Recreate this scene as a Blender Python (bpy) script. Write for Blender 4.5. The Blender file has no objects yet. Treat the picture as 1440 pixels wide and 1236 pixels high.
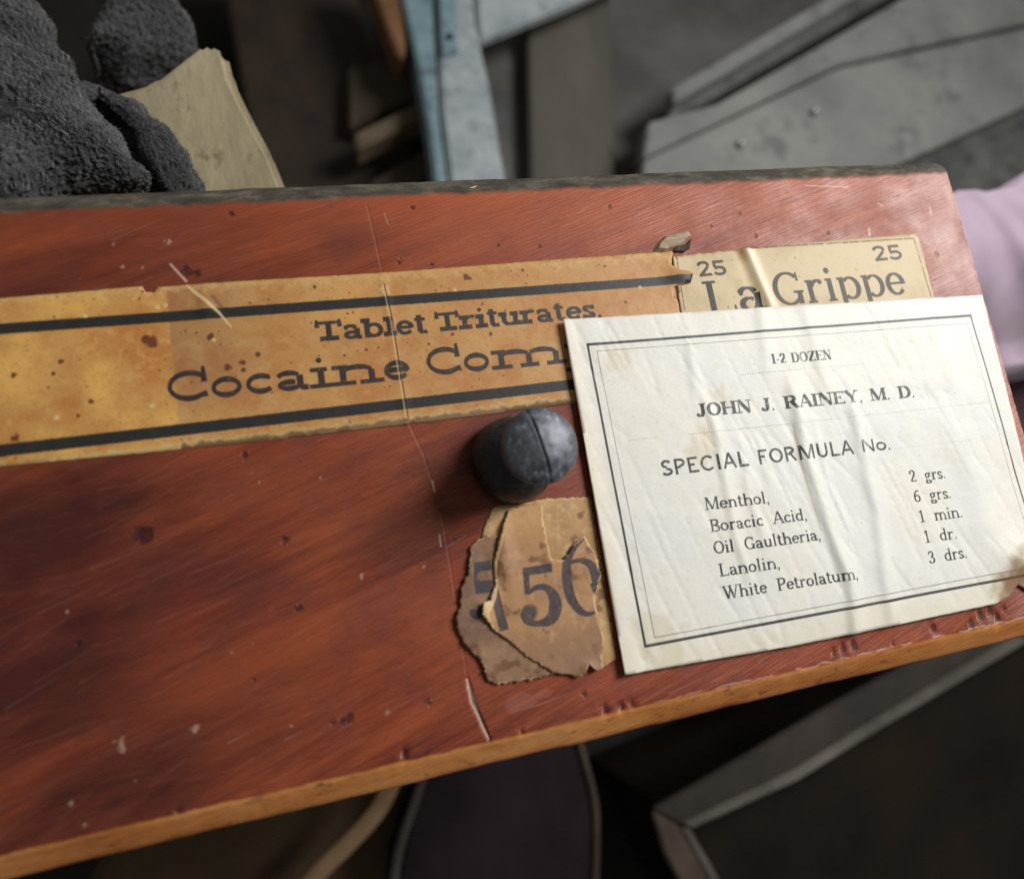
import bpy, bmesh, math, random
import numpy as np
from mathutils import Vector, Matrix, noise as mnoise
from mathutils.geometry import delaunay_2d_cdt

random.seed(7)
SC = bpy.context.scene
COL = SC.collection

# ------------------------------------------------------------------ camera
# The drawer front lies in the plane z = 0 (x along it, y across it).
F_PX, W_PX, H_PX, DIST = 1011.54, 1440.0, 1236.0, 0.150
R1 = Vector((0.96281415, -0.12370559, 0.24017878))      # world x in camera axes (right, down, forward)
R2 = Vector((-0.16645304, -0.97185504, 0.16670683))
R3 = Vector((0.21279639, -0.20048618, -0.95630695))
cam_d = bpy.data.cameras.new('camera'); cam = bpy.data.objects.new('camera', cam_d); COL.objects.link(cam)
right = Vector((R1.x, R2.x, R3.x)); down = Vector((R1.y, R2.y, R3.y)); fwd = Vector((R1.z, R2.z, R3.z))
m = Matrix((right, -down, -fwd)).transposed().to_4x4(); m.translation = Vector((0, 0, DIST))
cam.matrix_world = m
cam_d.sensor_width = 36; cam_d.lens = 36 * F_PX / W_PX
cam_d.clip_start = 0.005; cam_d.clip_end = 20
cam_d.dof.use_dof = True; cam_d.dof.focus_distance = 0.172; cam_d.dof.aperture_fstop = 9.0
SC.camera = cam

# ------------------------------------------------------------------ light
w = bpy.data.worlds.new('World'); SC.world = w; w.use_nodes = True
w.node_tree.nodes['Background'].inputs[0].default_value = (0.80, 0.79, 0.77, 1)
w.node_tree.nodes['Background'].inputs[1].default_value = 0.15

def area(name, loc, aim, size, power, col):
    d = bpy.data.lights.new(name, 'AREA'); d.shape = 'RECTANGLE'; d.size = size[0]; d.size_y = size[1]
    d.energy = power; d.color = col
    o = bpy.data.objects.new(name, d); COL.objects.link(o); o.location = loc
    o.rotation_euler = (Vector(aim) - Vector(loc)).to_track_quat('-Z', 'Y').to_euler()
    return o
area('window_light', (0.58, 0.24, 0.50), (0.07, 0.03, 0), (0.24, 0.36), 6.9, (1.0, 0.995, 0.985))
SC.view_settings.view_transform = 'Standard'; SC.view_settings.look = 'None'
SC.view_settings.exposure = 0; SC.view_settings.gamma = 1

# ------------------------------------------------------------------ helpers
def at(x, y, h=0.0):
    """point of the plane z = h that the photograph shows at pixel x, y"""
    r = Vector(((x - 720) / F_PX, (y - 618) / F_PX, 1))
    d = Vector((R1.dot(r), R2.dot(r), R3.dot(r)))
    t = (h - DIST) / d.z
    return Vector((d.x * t, d.y * t, h))

def mm(x, y):
    p = at(x, y); return (p.x * 1000, p.y * 1000)

def link(name, me, mat=None, parent=None):
    o = bpy.data.objects.new(name, me); COL.objects.link(o)
    if mat: me.materials.append(mat)
    if parent: o.parent = parent
    return o

def empty(name, loc=(0, 0, 0)):
    o = bpy.data.objects.new(name, None); COL.objects.link(o); o.location = loc; o.empty_display_size = .01
    return o

def tag(o, label=None, cat=None, kind=None, group=None):
    if label: o['label'] = label
    if cat: o['category'] = cat
    if kind: o['kind'] = kind
    if group: o['group'] = group
    return o

def from_bm(name, bm, mat=None, parent=None, smooth=False):
    me = bpy.data.meshes.new(name); bm.normal_update(); bm.to_mesh(me); bm.free()
    if smooth: me.polygons.foreach_set('use_smooth', [True] * len(me.polygons))
    return link(name, me, mat, parent)

def box(name, x0, x1, y0, y1, z0, z1, mat, parent=None, bev=0.001):
    bm = bmesh.new(); bmesh.ops.create_cube(bm, size=1)
    for v in bm.verts:
        v.co = Vector((x0 + (v.co.x + .5) * (x1 - x0), y0 + (v.co.y + .5) * (y1 - y0), z0 + (v.co.z + .5) * (z1 - z0)))
    if bev: bmesh.ops.bevel(bm, geom=bm.edges[:], offset=bev, segments=2, affect='EDGES')
    return from_bm(name, bm, mat, parent)

def prism(name, pix, ztop, zbot, mat, parent=None, bev=0.002, off=None, sub=0, rough=0.0):
    """solid whose top face is the polygon seen at these pixels, standing down to zbot.
    ztop may be a number or a function of the vertex index (tilted tops)"""
    bm = bmesh.new()
    pts = []
    for i, (x, y) in enumerate(pix):
        z = ztop(i) if callable(ztop) else ztop
        pts.append(at(x, y, z))
    if off: pts = [p + Vector(off) for p in pts]
    top = [bm.verts.new(p) for p in pts]
    bot = [bm.verts.new((p.x, p.y, zbot if zbot is not None else p.z - .01)) for p in pts]
    a = sum(pts[i].x * pts[(i + 1) % len(pts)].y - pts[(i + 1) % len(pts)].x * pts[i].y for i in range(len(pts)))
    f = bm.faces.new(top if a > 0 else top[::-1]); bm.faces.new(bot[::-1] if a > 0 else bot)
    n = len(pts)
    for i in range(n):
        q = [top[i], bot[i], bot[(i + 1) % n], top[(i + 1) % n]]
        bm.faces.new(q if a > 0 else q[::-1])
    bmesh.ops.recalc_face_normals(bm, faces=bm.faces[:])
    if bev: bmesh.ops.bevel(bm, geom=bm.edges[:], offset=bev, segments=3, affect='EDGES', clamp_overlap=True)
    return from_bm(name, bm, mat, parent)

def bar(name, p0, p1, wd, th, mat, parent=None, bev=0.0015, up=Vector((0, 0, 1))):
    """rectangular bar from p0 to p1 (world), wd wide, th deep, top face centred on the line"""
    d = (p1 - p0); L = d.length; d.normalize(); s = d.cross(up).normalized(); u = s.cross(d)
    bm = bmesh.new(); bmesh.ops.create_cube(bm, size=1)
    for v in bm.verts:
        v.co = p0 + d * ((v.co.x + .5) * L) + s * (v.co.y * wd) + u * ((v.co.z - .5) * th)
    bmesh.ops.recalc_face_normals(bm, faces=bm.faces[:])
    if bev: bmesh.ops.bevel(bm, geom=bm.edges[:], offset=bev, segments=2, affect='EDGES')
    return from_bm(name, bm, mat, parent)

def tube(name, pts, r, mat, parent=None, seg=12, flat=1.0):
    bm = bmesh.new(); rings = []
    for i, p in enumerate(pts):
        a = pts[max(i - 1, 0)]; b = pts[min(i + 1, len(pts) - 1)]
        d = (b - a).normalized(); s = d.cross(Vector((0, 0, 1))).normalized(); u = s.cross(d)
        rr = r[i] if isinstance(r, (list, tuple)) else r
        rings.append([bm.verts.new(p + (s * math.cos(t) + u * math.sin(t) * flat) * rr) for t in [2 * math.pi * k / seg for k in range(seg)]])
    for i in range(len(rings) - 1):
        for k in range(seg):
            bm.faces.new((rings[i][k], rings[i][(k + 1) % seg], rings[i + 1][(k + 1) % seg], rings[i + 1][k]))
    bm.faces.new(rings[0]); bm.faces.new(rings[-1])
    bmesh.ops.recalc_face_normals(bm, faces=bm.faces[:])
    return from_bm(name, bm, mat, parent, smooth=True)

def curve(pix, n=12):
    """Catmull-Rom through pixel points"""
    P = [np.array(p, float) for p in pix]; P = [2 * P[0] - P[1]] + P + [2 * P[-1] - P[-2]]
    out = []
    for i in range(1, len(P) - 2):
        for k in range(n):
            t = k / n
            out.append(.5 * ((2 * P[i]) + (-P[i-1] + P[i+1]) * t + (2*P[i-1] - 5*P[i] + 4*P[i+1] - P[i+2]) * t*t + (-P[i-1] + 3*P[i] - 3*P[i+1] + P[i+2]) * t**3))
    out.append(P[-2]); return out

# ------------------------------------------------------------------ numpy noise and drawing
_lat = {}
def vnoise(x, y, seed):
    if seed not in _lat: _lat[seed] = np.random.RandomState(seed).rand(256, 256).astype(np.float32)
    L = _lat[seed]
    xi = np.floor(x).astype(int); yi = np.floor(y).astype(int); fx = x - xi; fy = y - yi
    fx = fx * fx * (3 - 2 * fx); fy = fy * fy * (3 - 2 * fy)
    g = lambda a, b: L[(b) & 255, (a) & 255]
    return (g(xi, yi) * (1 - fx) + g(xi + 1, yi) * fx) * (1 - fy) + (g(xi, yi + 1) * (1 - fx) + g(xi + 1, yi + 1) * fx) * fy

def fbm(x, y, seed=1, oct=5, gain=.5):
    s = 0; a = 1; t = 0
    for k in range(oct):
        s = s + a * vnoise(x * 2 ** k + 17.3 * k, y * 2 ** k + 9.1 * k, seed + k); t += a; a *= gain
    return s / t

def sstep(a, b, x):
    t = np.clip((x - a) / (b - a), 0, 1); return t * t * (3 - 2 * t)

def lin2(c):
    return np.array(c, np.float32) / 255.0

class Canvas:
    """print on a flat rectangle of the drawer plane, measured in mm"""
    def __init__(s, u0, v0, u1, v1, ppm):
        s.r = (u0, v0, u1, v1); s.ppm = ppm
        s.w = int((u1 - u0) * ppm); s.h = int((v1 - v0) * ppm)
        s.U, s.V = np.meshgrid(u0 + (np.arange(s.w) + .5) / ppm, v0 + (np.arange(s.h) + .5) / ppm)
        s.rgb = np.zeros((s.h, s.w, 3), np.float32)
    def mask(s): return np.zeros((s.h, s.w), np.float32)
    def _win(s, a0, b0, a1, b1):
        x0 = max(int((a0 - s.r[0]) * s.ppm), 0); x1 = min(int((a1 - s.r[0]) * s.ppm) + 2, s.w)
        y0 = max(int((b0 - s.r[1]) * s.ppm), 0); y1 = min(int((b1 - s.r[1]) * s.ppm) + 2, s.h)
        return x0, x1, y0, y1
    def poly(s, M, P, soft=1.0):
        """fill a convex polygon"""
        P = np.array(P, float); pad = 1.5 * soft / s.ppm
        x0, x1, y0, y1 = s._win(P[:, 0].min() - pad, P[:, 1].min() - pad, P[:, 0].max() + pad, P[:, 1].max() + pad)
        if x1 <= x0 or y1 <= y0: return
        ar = sum(P[i][0] * P[(i + 1) % len(P)][1] - P[(i + 1) % len(P)][0] * P[i][1] for i in range(len(P)))
        if ar < 0: P = P[::-1]
        U = s.U[y0:y1, x0:x1]; V = s.V[y0:y1, x0:x1]; d = np.full(U.shape, -1e9)
        for i in range(len(P)):
            a = P[i]; b = P[(i + 1) % len(P)]; e = b - a; L = math.hypot(*e)
            if L < 1e-9: continue
            d = np.maximum(d, ((U - a[0]) * e[1] - (V - a[1]) * e[0]) / L)
        M[y0:y1, x0:x1] = np.maximum(M[y0:y1, x0:x1], np.clip(.5 - d * s.ppm / soft, 0, 1))
    def stroke(s, M, pts, wd, soft=1.0, val=1.0):
        """round-ended polyline; wd a number or one per point (mm)"""
        n = len(pts); W = wd if isinstance(wd, (list, tuple)) else [wd] * n
        for i in range(n - 1):
            a = np.array(pts[i], float); b = np.array(pts[i + 1], float); r = max(W[i], W[i + 1]) / 2 + 2 * soft / s.ppm
            x0, x1, y0, y1 = s._win(min(a[0], b[0]) - r, min(a[1], b[1]) - r, max(a[0], b[0]) + r, max(a[1], b[1]) + r)
            if x1 <= x0 or y1 <= y0: continue
            U = s.U[y0:y1, x0:x1] - a[0]; V = s.V[y0:y1, x0:x1] - a[1]; e = b - a; L2 = max(e @ e, 1e-12)
            t = np.clip((U * e[0] + V * e[1]) / L2, 0, 1)
            d = np.hypot(U - t * e[0], V - t * e[1]) - (W[i] + (W[i + 1] - W[i]) * t) / 2
            M[y0:y1, x0:x1] = np.maximum(M[y0:y1, x0:x1], val * np.clip(.5 - d * s.ppm / soft, 0, 1))
    def blob(s, M, u, v, r, val=1.0, seed=3, k=1.0, ry=None):
        ry = ry or r; R = max(r, ry) * 2
        x0, x1, y0, y1 = s._win(u - R, v - R, u + R, v + R)
        if x1 <= x0 or y1 <= y0: return
        U = s.U[y0:y1, x0:x1]; V = s.V[y0:y1, x0:x1]
        d = np.hypot((U - u) / r, (V - v) / ry) + (fbm(U * 1.3 / r + 11, V * 1.3 / r + 5, seed, 3) - .5) * k
        M[y0:y1, x0:x1] = np.maximum(M[y0:y1, x0:x1], val * sstep(1.1, .55, d))
    def mix(s, M, col, k=1.0):
        M = (M * k)[..., None]; s.rgb = s.rgb * (1 - M) + np.array(col, np.float32)[None, None] / 255. * M
    def image(s, name, colour=True):
        im = bpy.data.images.new(name, s.w, s.h, alpha=False)
        if not colour: im.colorspace_settings.name = 'Non-Color'
        px = np.ones((s.h, s.w, 4), np.float32); px[..., :3] = np.clip(s.rgb, 0, 1)
        im.pixels.foreach_set(px.ravel()); im.update(); im.pack()
        return im

# ------------------------------------------------------------------ letterforms (strokes; cap height 1)
# l line | a arc | s foot/head serif (x, y, half width) | v upright serif at end of a bar | b ball | n hairline | k heavy diagonal
def arc(cx, cy, rx, ry, a0, a1): return ('a', cx, cy, rx, ry, a0, a1)
def glyphs(X):
    r = X / 2; G = {}
    S = lambda x, y, h=.15: ('s', x, y, h)
    G['A'] = (.78, [('n', .06, 0, .39, 1), ('k', .39, 1, .70, 0), ('n', .17, .34, .59, .34), S(.06, 0, .11), S(.70, 0, .14)])
    G['B'] = (.72, [('l', .17, 0, .17, 1), S(.15, 0, .13), S(.15, 1, .13), ('n', .17, 1, .4, 1), ('n', .17, .52, .42, .52), ('n', .17, 0, .42, 0), arc(.40, .76, .2, .24, -90, 90), arc(.42, .26, .24, .26, -90, 90)])
    G['C'] = (.76, [arc(.42, .5, .34, .5, 48, 312), ('v', .68, .84, .16), ('v', .68, .2, .06)])
    G['D'] = (.80, [('l', .17, 0, .17, 1), S(.15, 0, .13), S(.15, 1, .13), ('n', .17, 1, .38, 1), ('n', .17, 0, .38, 0), arc(.36, .5, .36, .5, -90, 90)])
    G['E'] = (.72, [('l', .17, 0, .17, 1), S(.15, 0, .13), S(.15, 1, .13), ('n', .17, 1, .62, 1), ('n', .17, 0, .64, 0), ('n', .17, .52, .46, .52), ('v', .63, .90, .11), ('v', .65, .11, .12), ('v', .46, .52, .11)])
    G['F'] = (.68, [('l', .17, 0, .17, 1), S(.17, 0, .15), S(.15, 1, .13), ('n', .17, 1, .60, 1), ('n', .17, .52, .44, .52), ('v', .61, .90, .11), ('v', .44, .52, .11)])
    G['G'] = (.82, [arc(.42, .5, .34, .5, 48, 325), ('v', .68, .84, .16), ('l', .68, .02, .68, .42), S(.66, .42, .14)])
    G['H'] = (.86, [('l', .17, 0, .17, 1), ('l', .69, 0, .69, 1), ('n', .17, .52, .69, .52), S(.17, 0, .14), S(.17, 1, .14), S(.69, 0, .14), S(.69, 1, .14)])
    G['I'] = (.40, [('l', .20, 0, .20, 1), S(.20, 0, .15), S(.20, 1, .15)])
    G['J'] = (.56, [('l', .36, .2, .36, 1), S(.36, 1, .15), arc(.21, .19, .15, .2, 180, 360), ('b', .09, .22, .075)])
    G['L'] = (.68, [('l', .17, 0, .17, 1), S(.17, 1, .15), S(.15, 0, .13), ('n', .17, 0, .62, 0), ('v', .62, .13, .13)])
    G['M'] = (.98, [('n', .12, 0, .12, 1), ('k', .15, 1, .48, .03), ('n', .48, .03, .80, 1), ('l', .83, 0, .83, 1), S(.12, 0, .12), S(.83, 0, .15), S(.13, 1, .11), S(.85, 1, .12)])
    G['N'] = (.84, [('n', .13, 0, .13, 1), ('k', .14, 1, .69, .02), ('n', .69, 0, .69, 1), S(.13, 0, .13), S(.12, 1, .11), S(.69, 1, .13)])
    G['O'] = (.80, [arc(.40, .5, .33, .5, 0, 360)])
    G['P'] = (.68, [('l', .17, 0, .17, 1), S(.17, 0, .15), S(.15, 1, .13), ('n', .17, 1, .4, 1), ('n', .17, .46, .4, .46), arc(.38, .73, .23, .27, -90, 90)])
    G['R'] = (.80, [('l', .17, 0, .17, 1), S(.17, 0, .14), S(.15, 1, .13), ('n', .17, 1, .4, 1), ('n', .17, .5, .4, .5), arc(.38, .75, .22, .25, -90, 90), ('k', .42, .5, .66, .02), S(.70, 0, .09)])
    G['S'] = (.62, [arc(.31, .74, .21, .26, 25, 270), arc(.31, .25, .24, .25, -155, 90), ('v', .53, .86, .13), ('v', .08, .14, .13)])
    G['T'] = (.76, [('l', .38, 0, .38, 1), S(.38, 0, .17), ('n', .06, 1, .70, 1), ('v', .06, .88, .13), ('v', .70, .88, .13)])
    G['U'] = (.82, [('l', .17, .3, .17, 1), ('l', .67, .3, .67, 1), arc(.42, .3, .25, .3, 180, 360), S(.17, 1, .14), S(.67, 1, .13)])
    G['W'] = (1.14, [('k', .10, 1, .36, 0), ('n', .36, 0, .58, 1), ('k', .50, 1, .76, 0), ('n', .76, 0, 1.02, 1), S(.10, 1, .13), S(.54, 1, .14), S(1.02, 1, .12)])
    G['Y'] = (.78, [('k', .09, 1, .39, .45), ('n', .68, 1, .39, .45), ('l', .39, 0, .39, .47), S(.39, 0, .15), S(.10, 1, .13), S(.68, 1, .12)])
    G['Z'] = (.70, [('n', .10, 1, .60, 1), ('k', .58, .98, .12, .02), ('n', .10, 0, .60, 0), ('v', .08, .89, .11), ('v', .62, .11, .12)])
    a = X
    G['a'] = (.58, [arc(.24, a * .72, .17, a * .28, 20, 165), ('b', .10, a * .74, .065), ('l', .42, a * .12, .42, a * .74), arc(.25, a * .29, .17, a * .29, 60, 360), arc(.50, .09, .08, .09, 180, 300)])
    G['b'] = (.62, [('l', .13, 0, .13, 1), S(.10, 1, .08), arc(.33, r, .22, r, -130, 130)])
    G['c'] = (.52, [arc(.30, r, .23, r, 50, 315), ('b', .44, a * .76, .065)])
    G['d'] = (.64, [('l', .48, 0, .48, 1), S(.45, 1, .08), S(.53, 0, .07), arc(.29, r, .22, r, 50, 310)])
    G['e'] = (.54, [arc(.28, r, .22, r, 0, 318), ('n', .08, r + .02, .49, r + .02)])
    G['g'] = (.58, [arc(.25, a * .66, .17, a * .34, 0, 360), arc(.27, -.12, .22, .15, 0, 360), ('n', .14, a * .3, .10, .03), ('b', .50, a * .93, .06), ('n', .38, a * .88, .50, a * .97)])
    G['h'] = (.68, [('l', .14, 0, .14, 1), S(.11, 1, .08), S(.14, 0, .12), arc(.335, a - .24, .195, .24, 0, 150), ('l', .53, 0, .53, a - .22), S(.53, 0, .12)])
    G['i'] = (.34, [('l', .17, 0, .17, a), S(.14, a, .08), S(.17, 0, .12), ('b', .16, a + .24, .09)])
    G['l'] = (.34, [('l', .17, 0, .17, 1), S(.14, 1, .08), S(.17, 0, .12)])
    G['m'] = (1.0, [('l', .14, 0, .14, a), S(.11, a, .08), S(.14, 0, .12), arc(.32, a - .22, .18, .22, 0, 150), ('l', .50, 0, .50, a - .2), S(.50, 0, .11), arc(.68, a - .22, .18, .22, 0, 150), ('l', .86, 0, .86, a - .2), S(.86, 0, .12)])
    G['n'] = (.68, [('l', .14, 0, .14, a), S(.11, a, .08), S(.14, 0, .12), arc(.335, a - .24, .195, .24, 0, 150), ('l', .53, 0, .53, a - .22), S(.53, 0, .12)])
    G['o'] = (.58, [arc(.29, r, .23, r, 0, 360)])
    G['p'] = (.64, [('l', .14, -.32, .14, a), S(.11, a, .08), S(.14, -.32, .13), arc(.35, r, .22, r, -130, 130)])
    G['r'] = (.50, [('l', .15, 0, .15, a), S(.12, a, .08), S(.15, 0, .13), arc(.37, a - .22, .2, .22, 80, 165), ('b', .42, a - .08, .075)])
    G['s'] = (.48, [arc(.24, a * .74, .15, a * .26, 20, 270), arc(.24, a * .25, .17, a * .25, -160, 90), ('v', .40, a * .85, .08), ('v', .07, a * .15, .08)])
    G['t'] = (.42, [('l', .18, .12, .18, a + .22), ('n', .04, a, .36, a), arc(.29, .12, .11, .12, 180, 330)])
    G['u'] = (.68, [('l', .14, .2, .14, a), S(.11, a, .08), arc(.325, .2, .185, .2, 180, 340), ('l', .51, 0, .51, a), S(.48, a, .08), S(.56, 0, .07)])
    G['1'] = (.50, [('l', .27, 0, .27, 1), S(.27, 0, .17), ('n', .27, 1, .10, .84)])
    G['2'] = (.60, [arc(.29, .74, .2, .26, -20, 170), ('b', .12, .74, .085), ('k', .46, .62, .10, .05), ('n', .08, .03, .52, .03), ('v', .53, .12, .12)])
    G['3'] = (.58, [arc(.27, .76, .18, .24, -90, 160), arc(.27, .27, .22, .27, -160, 90), ('b', .10, .80, .07), ('b', .09, .18, .08)])
    G['5'] = (.60, [('n', .13, .97, .50, .97), ('l', .13, .97, .13, .55), arc(.28, .31, .23, .31, -150, 135), ('b', .10, .18, .085)])
    G['6'] = (.60, [arc(.30, .30, .22, .30, 0, 360), arc(.44, .36, .36, .64, 90, 185), ('b', .46, .90, .07)])
    G['.'] = (.24, [('b', .11, .06, .08)])
    G[','] = (.24, [('b', .11, .06, .08), ('n', .15, .04, .08, -.16)])
    G['-'] = (.36, [('l', .06, .36, .30, .36)])
    G[' '] = (.50, [])
    return G

SANS = {'G': (.80, [arc(.40, .5, .33, .5, 45, 325), ('n', .44, .45, .72, .45), ('l', .71, .05, .71, .45)]),
        'J': (.5, [('l', .34, .25, .34, 1), arc(.19, .22, .15, .22, 190, 360)])}

def lettering(cv, M, text, p0, p1, cap, wv, wh, xh=.66, serif=1.0, sans=False, italic=0, jitter=0, sth=None, ball=1.0, av=None, wide={}):
    """set a line of type from p0 to p1 (mm, on the baseline); wv/wh = widths of upright and level strokes"""
    G = glyphs(xh); av = av or wv; adv = sum(G[c][0] * wide.get(c, 1) for c in text)
    p0 = np.array(p0, float); p1 = np.array(p1, float); d = p1 - p0; L = math.hypot(*d); d /= L; n = np.array([-d[1], d[0]])
    sx = L / adv; x = 0; sth = sth if sth is not None else wh
    rs = random.Random(len(text) * 7 + 1)
    for c in text:
        g = SANS.get(c, G[c]) if sans else G[c]; kx = wide.get(c, 1)
        jy = rs.uniform(-jitter, jitter) * cap
        def T(a, b):
            q = p0 + d * ((x + a * kx) * sx + italic * b * cap) + n * (b * cap + jy)
            return q
        def quad(a, b, w0, w1=None, e=0.0):
            w1 = w1 or w0; t = b - a; l = math.hypot(*t)
            if l < 1e-6: return
            t = t / l; m_ = np.array([-t[1], t[0]]); a = a - t * e; b = b + t * e
            cv.poly(M, [a - m_ * w0 / 2, a + m_ * w0 / 2, b + m_ * w1 / 2, b - m_ * w1 / 2])
        for e in g[1]:
            k = e[0]
            if k in 'lnk':
                a0, b0 = T(e[1], e[2]), T(e[3], e[4])
                # keep strokes inside the body: level strokes sit inside cap/base line
                lv = abs(e[2] - e[4]) < .02
                wd = {'l': wv, 'n': wh, 'k': wv}[k]
                if sans and k != 'l': wd = wh if lv else (wv + wh) / 2
                if k == 'l' and lv: wd = wh * 1.2
                if lv and k != 'l' or (lv and sans):
                    if e[2] > .9: a0 = a0 - n * wd / 2; b0 = b0 - n * wd / 2
                    elif e[2] < .1: a0 = a0 + n * wd / 2; b0 = b0 + n * wd / 2
                quad(a0, b0, wd)
            elif k == 'a':
                _, cx, cy, rx, ry, a0, a1 = e
                N = max(8, int(abs(a1 - a0) / 9)); pr = None
                # inset the skeleton by half a stroke so that outlines meet the lines
                RX = max(rx * sx * kx - av * .15, .02); RY = max(ry * cap - wh / 2, .02); C = T(cx, cy)
                for i in range(N + 1):
                    th = math.radians(a0 + (a1 - a0) * i / N)
                    q = C + d * (RX * math.cos(th)) + n * (RY * math.sin(th))
                    up = abs(math.cos(th)) ** 1.3; ww = wh + (av - wh) * up
                    if pr is not None: quad(pr[0], q, pr[1], ww, e=.25 / cv.ppm + .02 * cap)
                    pr = (q, ww)
            elif k == 's' and not sans and serif > 0:
                _, sx0, sy0, hw = e; hw *= serif
                q = T(sx0, sy0); hwm = hw * sx + wv * .1
                o = n * (-sth / 2 if sy0 > .3 else sth / 2)
                quad(q - d * hwm + o, q + d * hwm + o, sth)
            elif k == 'v' and not sans and serif > 0:
                _, sx0, sy0, hh = e; q = T(sx0, sy0); w_ = max(sth * .8, min(wv, sth * 1.4))
                quad(q - n * hh * cap * serif, q + n * hh * cap * serif, w_ * .9, w_ * .5)
            elif k == 'b':
                q = T(e[1], e[2]); rr = e[3] * cap * ball
                if sans: rr = e[3] * cap * 1.1
                cv.stroke(M, [q, q + d * 1e-4], 2 * rr)
        x += (g[0] if not sans else G[c][0]) * kx

# ------------------------------------------------------------------ node materials
def mat_new(name, rough=.6, col=(.5, .5, .5), spec=.5, metal=0.0):
    m = bpy.data.materials.new(name); m.use_nodes = True; b = m.node_tree.nodes['Principled BSDF']
    b.inputs['Base Color'].default_value = (*col, 1); b.inputs['Roughness'].default_value = rough
    b.inputs['Specular IOR Level'].default_value = spec; b.inputs['Metallic'].default_value = metal
    return m

class NT:
    def __init__(s, m): s.t = m.node_tree; s.b = s.t.nodes['Principled BSDF']
    def n(s, k, **kw):
        nd = s.t.nodes.new(k)
        for a, b in kw.items(): setattr(nd, a, b)
        return nd
    def l(s, a, b): s.t.links.new(a, b)
    def coords(s, scale=(1, 1, 1), rot=(0, 0, 0), kind='Object'):
        tc = s.n('ShaderNodeTexCoord'); mp = s.n('ShaderNodeMapping')
        mp.inputs['Scale'].default_value = scale; mp.inputs['Rotation'].default_value = rot
        s.l(tc.outputs[kind], mp.inputs[0]); return mp.outputs[0]
    def noise(s, vec, scale, detail=4, rough=.55, dist=0):
        nd = s.n('ShaderNodeTexNoise'); nd.inputs['Scale'].default_value = scale; nd.inputs['Detail'].default_value = detail
        nd.inputs['Roughness'].default_value = rough; nd.inputs['Distortion'].default_value = dist
        if vec: s.l(vec, nd.inputs['Vector'])
        return nd.outputs['Fac']
    def ramp(s, fac, stops):
        nd = s.n('ShaderNodeValToRGB'); e = nd.color_ramp.elements
        while len(e) < len(stops): e.new(.5)
        for k, (p, c) in enumerate(stops):
            e[k].position = p; e[k].color = (*c, 1) if not isinstance(c, (int, float)) else (c, c, c, 1)
        s.l(fac, nd.inputs[0]); return nd.outputs[0]
    def mix(s, fac, a, b, mode='MIX'):
        nd = s.n('ShaderNodeMix', data_type='RGBA', blend_type=mode)
        for v, i in ((fac, 0), (a, 6), (b, 7)):
            if isinstance(v, (int, float)): nd.inputs[i].default_value = v
            elif isinstance(v, tuple): nd.inputs[i].default_value = (*v, 1)
            else: s.l(v, nd.inputs[i])
        return nd.outputs[2]
    def math(s, op, a, b=None, clamp=False):
        nd = s.n('ShaderNodeMath', operation=op, use_clamp=clamp)
        for v, i in ((a, 0), (b, 1)):
            if v is None: continue
            if isinstance(v, (int, float)): nd.inputs[i].default_value = v
            else: s.l(v, nd.inputs[i])
        return nd.outputs[0]
    def bump(s, h, strength=.3, dist=.001, prev=None):
        nd = s.n('ShaderNodeBump'); nd.inputs['Strength'].default_value = strength; nd.inputs['Distance'].default_value = dist
        s.l(h, nd.inputs['Height'])
        if prev: s.l(prev, nd.inputs['Normal'])
        return nd.outputs[0]

def simple(name, c1, c2, scale=30, rough=.6, spec=.4, bump=.2, bd=.001, stretch=(1, 1, 1), metal=0.0, c3=None):
    m = mat_new(name, rough, c1, spec, metal); t = NT(m)
    v = t.coords(stretch); n1 = t.noise(v, scale, 6, .6)
    st = [(.35, c1), (.65, c2)] + ([(.8, c3)] if c3 else [])
    t.l(t.ramp(n1, st), t.b.inputs['Base Color'])
    t.l(t.bump(t.noise(v, scale * 6, 4), bump, bd), t.b.inputs['Normal'])
    return m

# ------------------------------------------------------------------ drawer front: marks map
FU0, FV0, FU1, FV1 = -185.0, -42.0, 174.5, 92.0
fm = Canvas(FU0, FV0, FU1, FV1, 8)
pale = fm.mask(); dark = fm.mask(); hgt = np.full_like(pale, .5); lift = fm.mask(); dent = fm.mask()
rs = random.Random(5)
def M2(*pts): return [mm(*p) for p in pts]
# brushed streaks, leaning up to the right
st = fm.mask(); st2 = fm.mask()
for k in range(1500):
    u = rs.uniform(-80, 172); v = rs.uniform(-34, 86); a = math.radians(rs.gauss(19, 7)); L = rs.uniform(2, 15) * (1 if v < 30 else .7)
    T_ = st if rs.random() < .5 else st2
    fm.stroke(T_, [(u, v), (u + math.cos(a) * L, v + math.sin(a) * L)], [rs.uniform(.1, .35), .04], soft=3, val=rs.uniform(.12, .6))
U, V = fm.U, fm.V
ca, sa = math.cos(math.radians(17)), math.sin(math.radians(17))
P_ = U * ca + V * sa; Q_ = -U * sa + V * ca
grain = fbm(P_ * .035, Q_ * .55, 11, 5, .6)
fine = fbm(P_ * .16, Q_ * 3.2, 21, 4, .6)
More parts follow.
